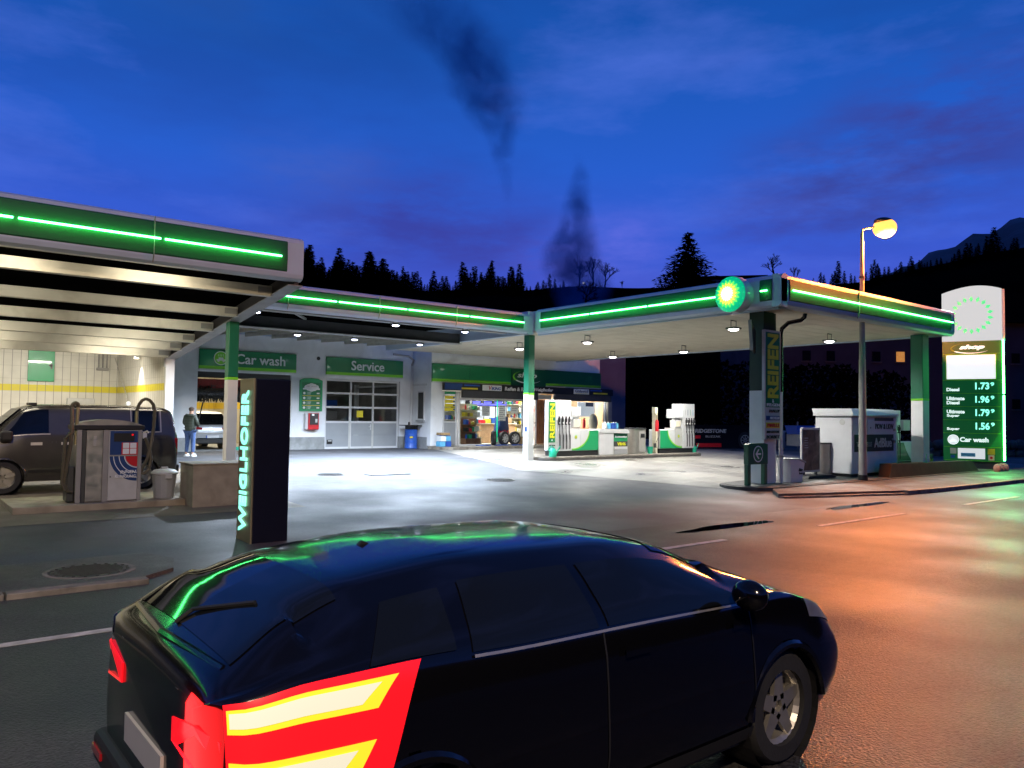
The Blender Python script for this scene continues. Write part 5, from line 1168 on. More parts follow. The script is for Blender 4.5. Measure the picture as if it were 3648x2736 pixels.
# cabinet between the pumps
t = thing('service_cabinet', 'white windscreen cleaning cabinet with rounded top between the pumps', 'cabinet', (22.45, 21.7, .135))
MB().box(21.62, 22.40, 21.42, 22.0, .135, 1.10, .02).build('body', 'white', t); MB().box(22.42, 23.24, 21.46, 21.98, .135, .98, .01).build('body', 'lgrey', t)
MB().prism([(21.60, 21.40, 1.0), (23.28, 21.40, .98), (23.26, 21.40, 1.08), (23.16, 21.40, 1.13), (21.62, 21.40, 1.15)], (0, .62, 0)).build('lid', 'white', t)
MB().box(22.44, 23.22, 21.448, 21.458, .82, .97).build('green_strip', 'bgreen', t); MB().box(22.44, 23.22, 21.448, 21.458, .66, .818).build('green_strip', 'mgreen', t); text('Scheibenreiniger', (22.50, 21.447, .785), FX, .68, .09, 'text', t, bold=.02)
MB().box(22.44, 23.22, 21.448, 21.458, .46, .658).build('black_strip', 'girder', t); text('VR46', (22.62, 21.447, .49), FX, .48, .135, 'yellowtext', t, bold=.04)
MB().box(22.46, 23.20, 21.43, 21.458, .36, .44, .006).build('drawer', 'white', t); MB().box(22.46, 23.20, 21.44, 21.458, .16, .33, .006).build('drawer', 'grey', t)
cans = [(22.16, 'text', 'white and blue canister'), (22.36, 'lblue', 'pale blue canister'), (22.52, 'blue', 'dark blue canister with yellow cap'), (22.66, 'blue', 'second dark blue canister'), (22.80, 'lblue', 'rightmost light blue canister')]
for x, mm, lb in cans:
    t = thing('canister', lb+' on top of the cleaning cabinet', 'canister', (x, 21.7, 1.15)); MB().box(x-.06, x+.06, 21.6, 21.78, 1.152, 1.38, .02).build('body', mm, t); MB().cyl((x, 21.69, 1.38), (x, 21.69, 1.42), .025, n=8).build('cap', 'yellow' if 'cap' in lb else 'text', t)
def steel_bin(label, x, y, z, w=.86, h=1.0):
    t = thing('steel_bin', label, 'bin', (x, y, z)); r = w*.30
    b = MB(); pts = []
    for k in range(13):
        a = math.pi/2+math.pi*k/12; pts.append((x-w*.18+r*math.cos(a)*1.0, y+r*math.sin(a), z))
    pts += [(x+w*.5, y-r, z), (x+w*.5, y+r, z)]
    MB().prism(pts, (0, 0, h)).build('shell', 'metal', t)
    MB().prism([(p[0]*1.0+(p[0]-x)*.03, p[1]+(p[1]-y)*.06, z+h+.002) for p in pts], (0, 0, .045)).build('lid', 'dmetal', t)
    MB().box(x+.02, x+w*.5-.03, y-r-.012, y-r-.002, z+.1, z+h-.08).build('door', 'steel', t); MB().box(x+.12, x+w*.5-.08, y-r-.02, y-r-.0125, z+h-.34, z+h-.18).build('opening', 'black', t)
    return t
steel_bin('half round steel bin on the pump island between cabinet and right pump', 23.92, 21.75, .135)
t = thing('air_post', 'white slim service post with red fire extinguisher left of the right pump', 'post', (25.0, 21.6, .135))
MB().box(24.98, 25.10, 21.5, 21.7, .135, 2.04, .01).build('post', 'cream', t); MB().box(24.84, 25.02, 21.42, 21.6, 1.78, 2.04, .02).build('head', 'cream', t)
MB().lathe([(.07, 1.05), (.075, 1.07), (.075, 1.45), (.04, 1.53)], (24.95, 21.42, 0), 12).build('extinguisher', 'red', t, smooth=True); MB().cyl((24.95, 21.42, 1.53), (24.95, 21.42, 1.72), .025, n=8).build('valve', 'gold', t)
MB().box(24.84, 24.96, 21.45, 21.5, .38, .56, .01).build('meter', 'dmetal', t); MB().tube([(24.95, 21.44, .6), (25.02, 21.4, .8), (25.08, 21.42, .5), (25.0, 21.42, .3)], .012, 6).build('hose', 'black', t)
def watering_can(label, x, y, z, s=1, d=1):
    t = thing('watering_can', label, 'watering can', (x, y, z))
    b = MB(); b.lathe([(.11*s, z), (.12*s, z+.02), (.115*s, z+.2*s), (.08*s, z+.27*s)], (x, y, 0), 16); b.build('body', 'can', t, smooth=True)
    MB().tube([(x+d*.10*s, y, z+.05*s), (x+d*.22*s, y, z+.20*s), (x+d*.32*s, y, z+.34*s)], [.025*s, .018*s, .014*s], 8).build('spout', 'can', t); MB().tube([(x-d*.11*s, y, z+.1*s), (x-d*.18*s, y, z+.24*s), (x-d*.06*s, y, z+.35*s), (x+d*.06*s, y, z+.30*s)], .013*s, 8).build('handle', 'can', t)
watering_can('turquoise watering can beside the slim column at the left pump', 18.95, 21.15, .135, 1.15)
watering_can('turquoise watering can at the far right end of the pump island', 27.45, 21.5, .135, 1.1)
t = thing('bucket', 'green bucket on the island left of the service post', 'bucket', (24.62, 21.5, .135)); MB().lathe([(.10, .136), (.14, .42), (.13, .42), (.09, .15)], (24.62, 21.5, 0), 14).build('bucket', 'can', t, smooth=True)
# pump island furniture done; far banner and objects in the dark
FD = (Vector((.93, -.36, 0)).normalized(), Vector((0, 0, 1)), Vector((-.36, -.93, 0)).normalized())
t = thing('tyre_billboard', 'dark tyre banner with pale lettering and a wheel picture in the dark behind the pumps', 'banner', (34, 26, 0)); P = (32.6, 25.9, 0)
panel(P, FD, 0, 4.3, .02, 1.28, -.08, 0).build('banner', 'blackgloss', t)
text('BRIDGESTONE', Vector(P)+FD[0]*.25+Vector((0, 0, .86)), FD, 2.05, .2, 'lgrey', t, shear=.15, bold=.03)
panel(P, FD, .05, .75, .56, .72, .002, .012).build('red_field', 'red', t); panel(P, FD, .5, 2.0, .12, .32, .002, .012).build('red_field', 'red', t); text('BLIZZAK', Vector(P)+FD[0]*1.05+Vector((0, 0, .62)), FD, .9, .1, 'lgrey', t)
disc(P, FD, 3.45, .48, .44, .002, .012, r0=.29, seg=28).build('wheel_picture', 'rubber', t)
b = disc(P, FD, 3.45, .48, .28, .002, .014, r0=.24, seg=24)
for k in range(8):
    a = 2*math.pi*k/8; u = math.cos(a); v = math.sin(a); q = Vector(P)+FD[2]*.004
    b.prism([q+FD[0]*(3.45+u*.04-v*.02)+FD[1]*(.48+v*.04+u*.02), q+FD[0]*(3.45+u*.26-v*.02)+FD[1]*(.48+v*.26+u*.02), q+FD[0]*(3.45+u*.26+v*.02)+FD[1]*(.48+v*.26-u*.02), q+FD[0]*(3.45+u*.04+v*.02)+FD[1]*(.48+v*.04-u*.02)], FD[2]*.012)
b.build('rim_picture', 'grey', t)
t = thing('gas_bottle_cage', 'small dim container with red field beside the tyre banner', 'crate', (37.2, 24.2, 0)); MB().box(36.9, 37.6, 23.9, 24.5, 0, .62, .02).build('box', 'girder', t); panel((36.9, 23.9, 0), FX, .02, .68, .3, .55, 0, .01).build('red_field', 'red', t)
t = thing('canister_stack', 'pale canister standing right of the dark tyre banner', 'canister', (38.0, 24.0, 0)); MB().box(37.8, 38.3, 23.8, 24.2, 0, .9, .04).build('body', 'grey', t); MB().box(37.78, 38.32, 23.78, 24.22, .902, 1.0, .03).build('lid', 'lgrey', t)
tag(MB().cyl((39.0, 23.5, 0), (39.0, 23.5, 1.5), .04, n=8).build('marker_post', 'steel'), 'thin pale post in the dark right of the tyre banner', 'post')
t = thing('parked_trailer', 'blue topped pale green trailer box parked in the dark behind the tyre pillar', 'trailer', (37.5, 21, 0))
MB().prism([(36.6, 22.0, .25), (39.8, 20.4, .25), (39.8, 20.4, .85), (36.6, 22.0, .85)], (.5, 1, 0)).build('box', 'cream', t); MB().prism([(36.55, 21.98, .852), (39.85, 20.38, .852), (39.95, 20.6, 1.3), (36.7, 22.2, 1.3)], (.4, .9, 0)).build('cover', 'blue', t)
MB().prism([(37.9, 21.33, .45), (38.4, 21.08, .45), (38.6, 20.97, .75), (38.2, 21.17, .68)], (-.006, -.012, 0)).build('green_mark', 'petal1', t)
# ------------------------------------------------------------------ right kerb island
ki = []
for k in range(13):
    a = math.pi*.5+math.pi*k/12; ki.append((18.1+.95*math.cos(a), 12.18+.86*math.sin(a)))
ki = [(18.4, 13.1)]+ki[1:-1]+[(18.6, 11.32), (22.9, 11.25), (32.0, 11.25), (32.0, 13.9), (23, 13.9)]
b = MB(); b.prism([(x, y, -.4) for x, y in ki], (0, 0, .265)); tag(b.build('kerb_island', 'kerb_dark'), kind='structure')
b = MB(); b.prism([(25.2+(x-25.2)*.975, 12.5+(y-12.5)*.86, -.16) for x, y in ki], (0, 0, .035)); tag(b.build('island_paving', 'pavement'), kind='structure')
zi = -.125
t = thing('arrow_sign', 'dark green low sign on two legs with white left arrow in a circle', 'sign', (17.95, 12.0, zi))
MB().prism([(17.52, 11.96, .42), (18.40, 11.96, .42), (18.40, 11.96, .94), (18.25, 11.96, .97), (17.65, 11.96, .97), (17.52, 11.96, .94)], (0, .14, 0)).build('panel', 'bgreen', t)
MB().box(17.52, 17.65, 11.97, 12.09, zi, .418, .01).build('leg', 'bgreen', t); MB().box(18.27, 18.40, 11.97, 12.09, zi, .418, .01).build('leg', 'bgreen', t)
P = (17.95, 11.956, .69); disc(P, FX, 0, 0, .215, 0, .006, r0=.188).build('ring', 'text', t); disc(P, FX, 0, 0, .187, 0, .004).build('disc', 'sgreen', t)
b = MB(); panel(P, FX, -.10, .12, -.02, .02, .005, .010, b); U, V, Nn = FX; q = Vector(P)+Nn*.005
for s in (-1, 1): b.prism([q+U*-.125, q+U*-.07, q+U*.04+V*s*.115, q+U*.0+V*s*.13], Nn*.0052)
b.build('arrow', 'text', t)
t = thing('white_tub', 'white tapered plastic tub with dark scrawl beside the pillar foot', 'bin', (19.8, 12.1, zi))
MB().prism([(19.50, 11.95, zi), (20.05, 11.95, zi), (20.14, 11.92, .40), (19.82, 11.92, .50), (19.42, 11.92, .50)], (0, .4, 0)).build('tub', 'white', t)
MB().prism([(19.40, 11.90, .503), (19.84, 11.90, .503), (20.18, 11.90, .405), (20.18, 11.90, .43), (19.84, 11.90, .535), (19.40, 11.90, .535)], (0, .45, 0)).build('lid', 'lgrey', t); text('Bitte', (19.84, 11.935, .17), FX, .2, .09, 'textblack', t, shear=.4); text('Service', (19.86, 11.937, .09), FX, .2, .06, 'textblack', t, shear=.4)
t = thing('poster_stand', 'wheeled poster stand with dark brownish poster in a silver frame', 'poster stand', (21.6, 12.6, zi))
MB().box(21.10, 22.12, 12.58, 12.64, .05, 1.37, .008).build('frame', 'lgrey', t); MB().box(21.16, 22.06, 12.568, 12.578, .11, 1.31).build('poster', mat('dark poster print', (.10, .07, .055), .25, var=.6, scale=3.5, stain=((.30, .24, .2), 2.2, .8)), t)
b = MB()
for k in range(5): b.box(21.22, 21.42-.03*(k % 2), 12.562, 12.567, 1.05-.07*k, 1.075-.07*k)
b.build('poster_text', 'grey', t); MB().box(21.2, 21.3, 12.562, 12.567, 1.17, 1.25).build('poster_mark', 'textblack', t)
MB().box(21.24, 21.30, 12.6, 12.66, zi+.09, .048).build('foot', 'black', t); MB().box(21.92, 21.98, 12.6, 12.66, zi+.09, .048).build('foot', 'black', t); MB().prism([(20.95, 12.3, zi+.01), (22.55, 12.3, zi+.01), (22.45, 12.3, zi+.09), (21.05, 12.3, zi+.09)], (0, .6, 0)).build('base', 'rubber', t)
steel_bin('half round steel bin on the kerb between poster stand and white tank', 23.05, 13.0, zi, .92, .98)
# AdBlue tank
t = thing('tank_container', 'large white tank container with black AdBlue panel beside the lamp post', 'tank container', (24.5, 12.6, zi))
MB().box(23.0, 25.88, 12.05, 13.25, zi+.09, 1.74, .03).build('body', 'white', t); MB().box(23.08, 25.8, 12.12, 13.18, zi, zi+.088).build('base', 'black', t)
MB().prism([(22.92, 11.97, 1.742), (25.94, 11.97, 1.742), (25.94, 11.97, 1.82), (25.80, 12.1, 1.97), (23.06, 12.1, 1.97), (22.92, 11.97, 1.82)], (0, 1.3, 0)).build('roof', 'white', t)
MB().cyl((22.998, 12.35, 1.55), (22.985, 12.35, 1.55), .09, n=18).build('vent_cap', 'lgrey', t)
MB().box(23.14, 25.66, 12.040, 12.049, .64, 1.17).build('black_panel', 'black', t); text('AdBlue', (24.35, 12.038, .76), FX, 1.15, .30, 'lgrey', t, bold=.02); text('TANKSTELLE', (23.24, 12.038, .80), FX, .95, .14, 'grey', t); text('®', (25.53, 12.038, .98), FX, .07, .07, 'grey', t)
text('PKW & LKW', (24.45, 12.048, 1.34), FX, 1.2, .17, 'textblack', t); MB().box(24.42, 25.66, 12.036, 12.049, 1.60, 1.70).build('vent_slot', 'girder', t)
MB().box(23.95, 24.36, 12.03, 12.049, 1.18, 1.62, .006).build('hatch', 'white', t); MB().box(24.1, 24.14, 12.02, 12.029, 1.36, 1.40).build('lock', 'black', t)
for z in (.62, 1.0): MB().box(25.66, 25.76, 12.0, 12.049, z+.28, z+.36, .004).build('hinge', 'steel', t)
t = thing('dispenser_cabinet', 'narrow white cabinet standing right behind the white tank container', 'cabinet', (26.4, 12.7, zi)); MB().box(25.98, 26.6, 12.35, 13.0, zi, 1.94, .02).build('body', 'white', t); MB().box(26.05, 26.53, 12.335, 12.349, zi+.15, 1.8).build('door', 'lgrey', t)
t = thing('fuel_pump', 'small far fuel pump with round logo between white tank and right column', 'fuel pump', (30.6, 13.9, -.15))
MB().box(29.2, 31.6, 13.7, 14.3, .1, .82, .015).build('body', 'white', t); MB().box(29.2, 31.6, 13.72, 14.28, -.15, .098).build('plinth', 'black', t); MB().box(29.2, 29.8, 13.72, 14.3, .822, 2.0, .01).build('hose_tower', 'white', t); MB().box(30.0, 30.55, 13.7, 14.2, 1.25, 1.65, .01).build('display', 'lgrey', t); MB().box(29.82, 29.95, 13.9, 14.2, .822, 1.5).build('display_post', 'white', t)
disc((31.2, 13.695, .45), FX, 0, 0, .10, 0, .006, r0=.07).build('logo', 'grey', t); MB().prism([(29.3, 13.694, .12), (30.6, 13.694, .12), (30.2, 13.694, .5), (30.0, 13.694, .8), (29.3, 13.694, .8)], (0, .005, 0)).build('green_field', 'bgreen', t)
for k in range(2): nozzle(t, 29.35+.2*k, 13.72, 1.7, 'navy', .12)
# planter wall
t = thing('concrete_planter', 'long dark concrete trough with sloped ends lying on the pavement edge', 'planter', (27.3, 11.5, -.155))
MB().prism([(24.0, 11.38, -.16), (30.75, 11.38, -.16), (30.4, 11.50, .22), (24.35, 11.50, .27)], (0, .36, 0)).build('trough', mat('weathered brown concrete', (.022, .015, .011), .9, var=.35, scale=3, bump=.6, bscale=20), t)
t = thing('hazard_post', 'short post with yellow and black chevrons at the foot of the right column', 'post', (28.2, 12.0, 0)); MB().box(28.02, 28.24, 11.9, 12.05, -.1, .48, .01).build('post', 'black', t)
for z in (.08, .27): MB().prism([(28.03, 11.896, z), (28.13, 11.896, z-.07), (28.23, 11.896, z), (28.23, 11.896, z+.07), (28.13, 11.896, z), (28.03, 11.896, z+.07)], (0, .004, 0)).build('chevron', 'yellow', t)
t = thing('watering_can', 'green watering can at the foot of the thick right column', 'watering can', (27.0, 11.7, zi)); MB().lathe([(.1, zi), (.11, .2), (.07, .26)], (27.02, 11.62, 0), 12).build('body', 'can', t, smooth=True); MB().tube([(27.0, 11.6, .2), (26.95, 11.58, .4), (27.05, 11.6, .52)], .013, 6).build('handle', 'can', t)
b = MB(); rr = random.Random(4)
for k, (x, lb) in enumerate([(31.2, 'left'), (31.55, 'middle'), (31.9, 'right')]):
    t = tag(MB().sph((x, 10.95, -.06), .17, 10, (.8, .8, 1.1)).build('boulder', 'plinth', smooth=True), 'pale boulder under the price sign, %s one of three' % lb, 'boulder')
# ------------------------------------------------------------------ price sign
SU = Vector((.342, -.94, 0)).normalized(); SN = Vector((-.94, -.342, 0)).normalized(); FSg = (SU, Vector((0, 0, 1)), SN); SC = Vector((32.5, 12.35, 0))
t = thing('price_sign', 'tall lit price tower with white logo head and four fuel prices on green', 'price sign', SC)
P = SC
panel(P, FSg, -.89, 1.07, .10, 4.72, -.55, 0).build('tower_body', 'signgreen', t)
b = MB(); U, V, Nn = FSg
pts = [(-.90, 4.73), (1.10, 4.73), (1.10, 6.68)]+[(1.10-2.0*k/12, 6.68-.07*(k/12)+.20*math.sin(math.pi*(k/12)**.9)) for k in range(1, 12)]+[(-.90, 6.60)]
b.prism([P+U*u+V*v-Nn*.55 for u, v in pts], Nn*.57); b.build('logo_head', 'headwhite', t)
panel(P, FSg, 1.11, 1.19, 4.73, 6.66, -.5, -.02).build('head_edge', 'fascia', t)
b = MB()
for k in range(18):
    a = math.radians(10+20*k); u = .10+.62*math.cos(a); v = 5.71+.62*math.sin(a); c, s = math.cos(a), math.sin(a)
    q = P+Nn*.025; b = MB()
    b.prism([q+U*(u+c*.12)+V*(v+s*.12), q+U*(u-s*.072)+V*(v+c*.072), q+U*(u-c*.10)+V*(v-s*.10), q+U*(u+s*.072)+V*(v-c*.072)], Nn*.008).build('logo_petal', 'petal1', t)

panel(P, FSg, -.75, .87, 3.26, 4.18, .002, .025).build('display_field', 'petal4', t)
o = panel(P, FSg, -.79, .91, 3.22, 4.22, .0, .006).build('display_frame', 'lgreen', t)
b = MB()
for z in (4.22, 3.20, 2.695, 2.185, 1.675, 1.165, .64, .12): panel(P, FSg, -.885, 1.02, z, z+.018, .001, .012, b)
b.build('divider', 'lgreen', t)
text('shop', P+SU*(-.32)+V*4.36, FSg, .85, .22, 'textlit', t, shear=.3, bold=.05); swoosh(P+SU*.05+V*4.44+SN*.004, FSg, t, 1.35, .40, 'lgreen', 'textlit')
for z, w1, w2, pr in ((2.74, '', 'Diesel', '1.73'), (2.23, 'Ultimate', 'Diesel', '1.96'), (1.72, 'Ultimate', 'Super', '1.79'), (1.21, '', 'Super', '1.56')):
    if w1: text(w1, P+SU*-.76+V*(z+.21), FSg, .60, .14, 'textlit', t, bold=.03)
    text(w2, P+SU*-.76+V*(z+.05), FSg, .43, .13, 'textlit', t, bold=.03)
    text(pr, P+SU*.20+V*(z+.11), FSg, .46, .27, 'textneon', t, bold=.03, name='price'); text('9', P+SU*.70+V*(z+.24), FSg, .12, .14, 'textneon', t, bold=.03, name='price')
wash_logo(P+SU*-.55+V*.92, FSg, t, .19, 'litwhite', 'textlit'); text('Car wash', P+SU*-.33+V*.84, FSg, .95, .18, 'textlit', t, bold=.03)
panel(P, FSg, -.40, .50, .20, .60, .002, .02).build('card_field', 'litwhite', t); panel(P, FSg, -.30, .18, .28, .42, .021, .026).build('card_print', 'lblue', t)
panel(P, FSg, -.66, -.45, .38, .60, .002, .016).build('card_sticker', 'cream', t); panel(P, FSg, .58, .82, .38, .60, .002, .016).build('card_sticker', 'yellow', t); panel(P, FSg, .60, .80, .16, .36, .002, .016).build('card_sticker', 'cream', t); panel(P, FSg, -.64, -.5, .22, .32, .002, .016).build('card_sticker', 'blue', t); disc(P+V*.26, FSg, .70, 0, .05, .017, .02, seg=12).build('sticker_mark', 'red', t)
for z0, z1 in ((.16, 2.62), (2.68, 4.72)): MB().cyl(P+SU*1.125+V*z0+SN*.01, P+SU*1.125+V*z1+SN*.01, .035, n=10).build('side_tube', 'neon', t)
panel(P, FSg, -.8, 1.0, -.25, .098, -.45, -.1).build('foot', 'girder', t)
lamp('AREA', 'light', SC+SN*.3+Vector((0, 0, 5.7)), 260, (.9, 1, .92), t, size=1.8, rot=(math.radians(90), 0, math.atan2(SN.y, SN.x)-math.radians(90)))
lamp('AREA', 'light', SC+SN*.3+SU*1.1+Vector((0, 0, 2.4)), 130, (.1, 1, .25), t, size=.5, sy=4.0, rot=(math.radians(75), 0, math.atan2(SN.y, SN.x)-math.radians(60)))
# ------------------------------------------------------------------ street lamp
t = thing('street_lamp', 'tall grey street lamp post with glowing orange head in front of the white tank', 'street lamp', (22.38, 11.4, -.16))
MB().cyl((22.38, 11.4, -.16), (22.38, 11.4, 3.4), .115, .095, 16).build('lower_pole', 'steel', t, smooth=True); MB().cyl((22.38, 11.4, 3.402), (22.40, 11.4, 7.15), .088, .045, 14).build('upper_pole', 'steel', t, smooth=True)
MB().cyl((22.38, 11.4, -.16), (22.38, 11.4, .02), .14, .135, 16).build('collar', 'black', t)
for z in (5.8, 4.95): MB().cyl((22.39, 11.4, z), (22.39, 11.4, z+.06), .085, n=14).build('clamp', 'dmetal', t)
MB().tube([(22.40, 11.4, 7.12), (22.42, 11.39, 7.26), (22.75, 11.15, 7.36)], .03, 8).build('arm', 'steel', t)
b = MB(); b.sph((22.95, 11.02, 7.52), .22, 16, (1.5, 1.15, .5)); h = b.build('lamp_head', 'dmetal', t, smooth=True)
MB().sph((22.98, 11.0, 7.33), .30, 18, (1.15, 1.1, .95)).build('lens', 'sodium', t, smooth=True)  # globe enlarged past true lens size to stand in for glare
lamp('POINT', 'light', (22.95, 10.9, 6.95), 6000, (1, .24, .035), t, size=.22)
t2 = thing('street_lamp', 'orange street lamp on the near side of the road outside the photo', 'street lamp', (-2.0, -4.0, -.25))
MB().cyl((-2.0, -4.0, -.25), (-2.0, -4.0, 7.4), .1, .05, 14).build('pole', 'steel', t2, smooth=True); MB().sph((-2.0, -3.6, 7.5), .27, 14, (1.1, 1.3, .7)).build('lens', 'sodium', t2, smooth=True)
lamp('SPOT', 'light', (-2.0, -3.4, 7.15), 5600, (1, .76, .52), t2, size=.3, spot=108, blend=1, rot=(math.atan2(17.5, 7.3), 0, math.radians(-10)))
# ------------------------------------------------------------------ vacuum station
t = thing('vacuum_station', 'steel vacuum and cleaning station with two hose arms on the left kerb', 'vacuum station', (3.2, 15.7, -.02))
yv = 15.42
MB().box(2.66, 3.72, yv+.02, yv+.62, -.02, 1.26, .015).build('body', 'metal', t); MB().box(2.62, 3.76, yv-.02, yv+.66, 1.262, 1.34, .012).build('roof_band', 'black', t)
b = MB(); b.prism([(2.64+1.08*k/10, yv, 1.342+.10*math.sin(math.pi*k/10)**.7) for k in range(11)], (0, .62, 0)); b.build('domed_roof', 'metal', t)
for x0, x1, m_ in ((2.66, 2.74, 'steel'), (2.745, 2.81, 'dmetal'), (3.08, 3.17, 'steel'), (3.66, 3.72, 'steel')): MB().box(x0, x1, yv-.01, yv+.019, -.02, 1.26, .006).build('corner_post', m_, t)
MB().box(2.815, 3.075, yv, yv+.018, 0, 1.25, .004).build('steel_door', 'metal', t)
b = MB()
for k in range(8): b.box(2.92, 2.97, yv-.01, yv-.001, .98+k*.022, .994+k*.022)
b.build('louvre', 'lgrey', t)
MB().box(3.175, 3.655, yv, yv+.018, 0, 1.25).build('coin_door', 'lgrey', t)
P = (3.18, yv-.001, 0)
b = panel(P, FX, .01, .47, .80, 1.24, 0, .004); b.build('blue_field', 'navy', t)
MB().box(3.25, 3.59, yv-.02, yv-.006, 1.05, 1.20, .004).build('display', 'black', t); MB().cyl((3.555, yv-.021, 1.17), (3.555, yv-.026, 1.17), .018, n=12).build('red_light', 'taillit', t)
panel(P, FX, .20, .47, .80, 1.03, .0045, .008).build('red_field', 'red', t)
b = MB()
for i in range(2):
    for j in range(2): panel(P, FX, .22+.12*i, .325+.12*i, .825+.105*j, .92+.105*j, .0085, .014, b)
b.build('option_buttons', 'text', t)
def halfarc(r, r0, m_, n0, n1, name):
    A = [math.radians(180+90*i/18) for i in range(19)]; b = MB(); U, V, Nn = FX; O = Vector(P)+U*.47+V*.795
    for i in range(18):
        q = []
        for rr_, a in ((r, A[i]), (r, A[i+1]), (r0, A[i+1]), (r0, A[i])): q.append(O+U*rr_*math.cos(a)+V*rr_*math.sin(a)+Nn*n0)
        b.prism(q, Nn*(n1-n0))
    return b.build(name, m_, t)
halfarc(.46, .205, 'navy', 0, .003, 'blue_arc'); halfarc(.20, .004, 'red', 0, .0035, 'red_disc')
for r in (.21, .30, .39): halfarc(r+.012, r, 'text', .0035, .005, 'arc_line')
text('INNEN', (3.37, yv-.005, .475), FX, .26, .055, 'text', t, bold=.02, shear=.2); text('REINIGUNG', (3.28, yv-.005, .395), FX, .35, .055, 'text', t, bold=.02, shear=.2)
MB().box(3.19, 3.64, yv-.012, yv-.001, .785, .81).build('ledge', 'steel', t); MB().cyl((3.21, yv-.001, .42), (3.21, yv-.01, .42), .012, n=8).build('lock', 'black', t)
# hose arms
def arc_pts(cx, z, r, y0, y1, a0, a1, n=16): return [(cx+r*math.cos(math.radians(a0+(a1-a0)*i/n)), y0+(y1-y0)*i/n, z+1.25*r*math.sin(math.radians(a0+(a1-a0)*i/n))) for i in range(n+1)]
MB().cyl((2.66, yv+.1, 1.0), (2.68, yv+.1, 1.66), .032, .028, 12).build('hose_arm', 'gold', t, smooth=True)
MB().tube(arc_pts(2.63, 1.66, .055, yv+.1, yv+.02, 0, 180, 26)+[(2.575, yv-.02, 1.4), (2.56, yv-.05, 1.0), (2.50, yv-.05, .55), (2.48, yv-.03, .35), (2.54, yv-.02, .20), (2.62, yv, .18)], .03, 8, rib=.12).build('vacuum_hose', 'hose', t, smooth=True)
MB().tube([(2.60, yv-.02, 1.18), (2.53, yv-.06, 1.2), (2.48, yv-.06, 1.1), (2.46, yv-.06, .7), (2.44, yv-.06, .35), (2.50, yv-.06, .22)], .024, 8, rib=.1).build('vacuum_hose', 'hose', t, smooth=True)
MB().prism([(2.46, yv-.02, 1.12), (2.52, yv-.02, 1.14), (2.50, yv-.02, .82), (2.44, yv-.02, .72)], (0, .05, 0)).build('nozzle_holder', 'black', t)
MB().box(2.54, 2.655, yv+.05, yv+.4, 0, .62, .02).build('side_box', 'dmetal', t)
MB().cyl((3.64, yv+.1, 1.34), (3.64, yv+.1, 1.60), .03, n=12).build('hose_arm', 'gold', t, smooth=True)
pts = [(3.64, yv+.1, 1.6), (3.67, yv+.09, 1.72), (3.72, yv+.08, 1.80), (3.78, yv+.07, 1.83), (3.85, yv+.06, 1.80), (3.91, yv+.05, 1.72), (3.935, yv+.04, 1.60), (3.92, yv+.02, 1.3), (3.88, yv, 1.0), (3.82, yv, .72), (3.74, yv+.02, .55), (3.72, yv+.02, .48), (3.78, yv, .46), (3.86, yv, .55), (3.885, yv, .72), (3.86, yv, .88), (3.80, yv, 1.06), (3.76, yv, 1.14)]
fine = []
for a, c in zip(pts, pts[1:]):
    for k in range(4): fine.append(tuple(a[i]+(c[i]-a[i])*k/4 for i in range(3)))
MB().tube(fine, .028, 8, rib=.14).build('vacuum_hose', 'hose', t, smooth=True)
MB().box(3.73, 3.80, yv-.02, yv+.04, 1.10, 1.20, .01).build('nozzle', 'white', t); MB().tube([(3.74, yv, 1.2), (3.80, yv-.02, 1.24), (3.82, yv-.02, 1.2)], .018, 6).build('hook', 'cream', t)
t = thing('dustbin', 'grey ribbed plastic dustbin with domed lid between vacuum station and low wall', 'dustbin', (4.18, 15.6, -.02))
b = MB(); n = 36; rings = []
for z, r in ((-.018, .17), (.0, .175), (.40, .215), (.42, .215)):
    rings.append([b.bm.verts.new((4.18+(r*(1+(.02 if k % 3 == 0 else 0)))*math.cos(2*math.pi*k/n), 15.62+(r*(1+(.02 if k % 3 == 0 else 0)))*math.sin(2*math.pi*k/n), z)) for k in range(n)])
for A, B_ in zip(rings, rings[1:]):
    for k in range(n): b.bm.faces.new((A[k], A[(k+1) % n], B_[(k+1) % n], B_[k]))
b.bm.faces.new(rings[0][::-1]); b.bm.faces.new(rings[-1]); b.build('bin_body', 'grey', t)
MB().lathe([(.225, .421), (.245, .43), (.245, .455), (.18, .505), (.08, .525)], (4.18, 15.62, 0), 28).build('lid', 'lgrey', t, smooth=True); MB().box(4.12, 4.24, 15.59, 15.65, .52, .56, .01).build('lid_handle', 'lgrey', t); MB().box(4.13, 4.25, 15.36, 15.40, .35, .43, .01).build('catch', 'lgrey', t)
# lettered pylon
t = thing('lettered_pylon', 'tall dark pylon with glowing upright lettering on its champagne side', 'pylon sign', (4.37, 11.2, -.24))
MB().box(4.11, 4.63, 10.9, 11.46, -.26, 2.08, .006).build('pylon_body', mat('dark blue black panel', (.004, .004, .012), .35, var=.1), t); MB().box(4.085, 4.109, 10.905, 11.455, -.26, 2.09, .003).build('side_panel', 'gold', t)
text('WEIGLHOFER', (4.084, 11.33, -.10), FY, .26, 2.02, 'textneon', t, rot=True, bold=.02, ext=.02)
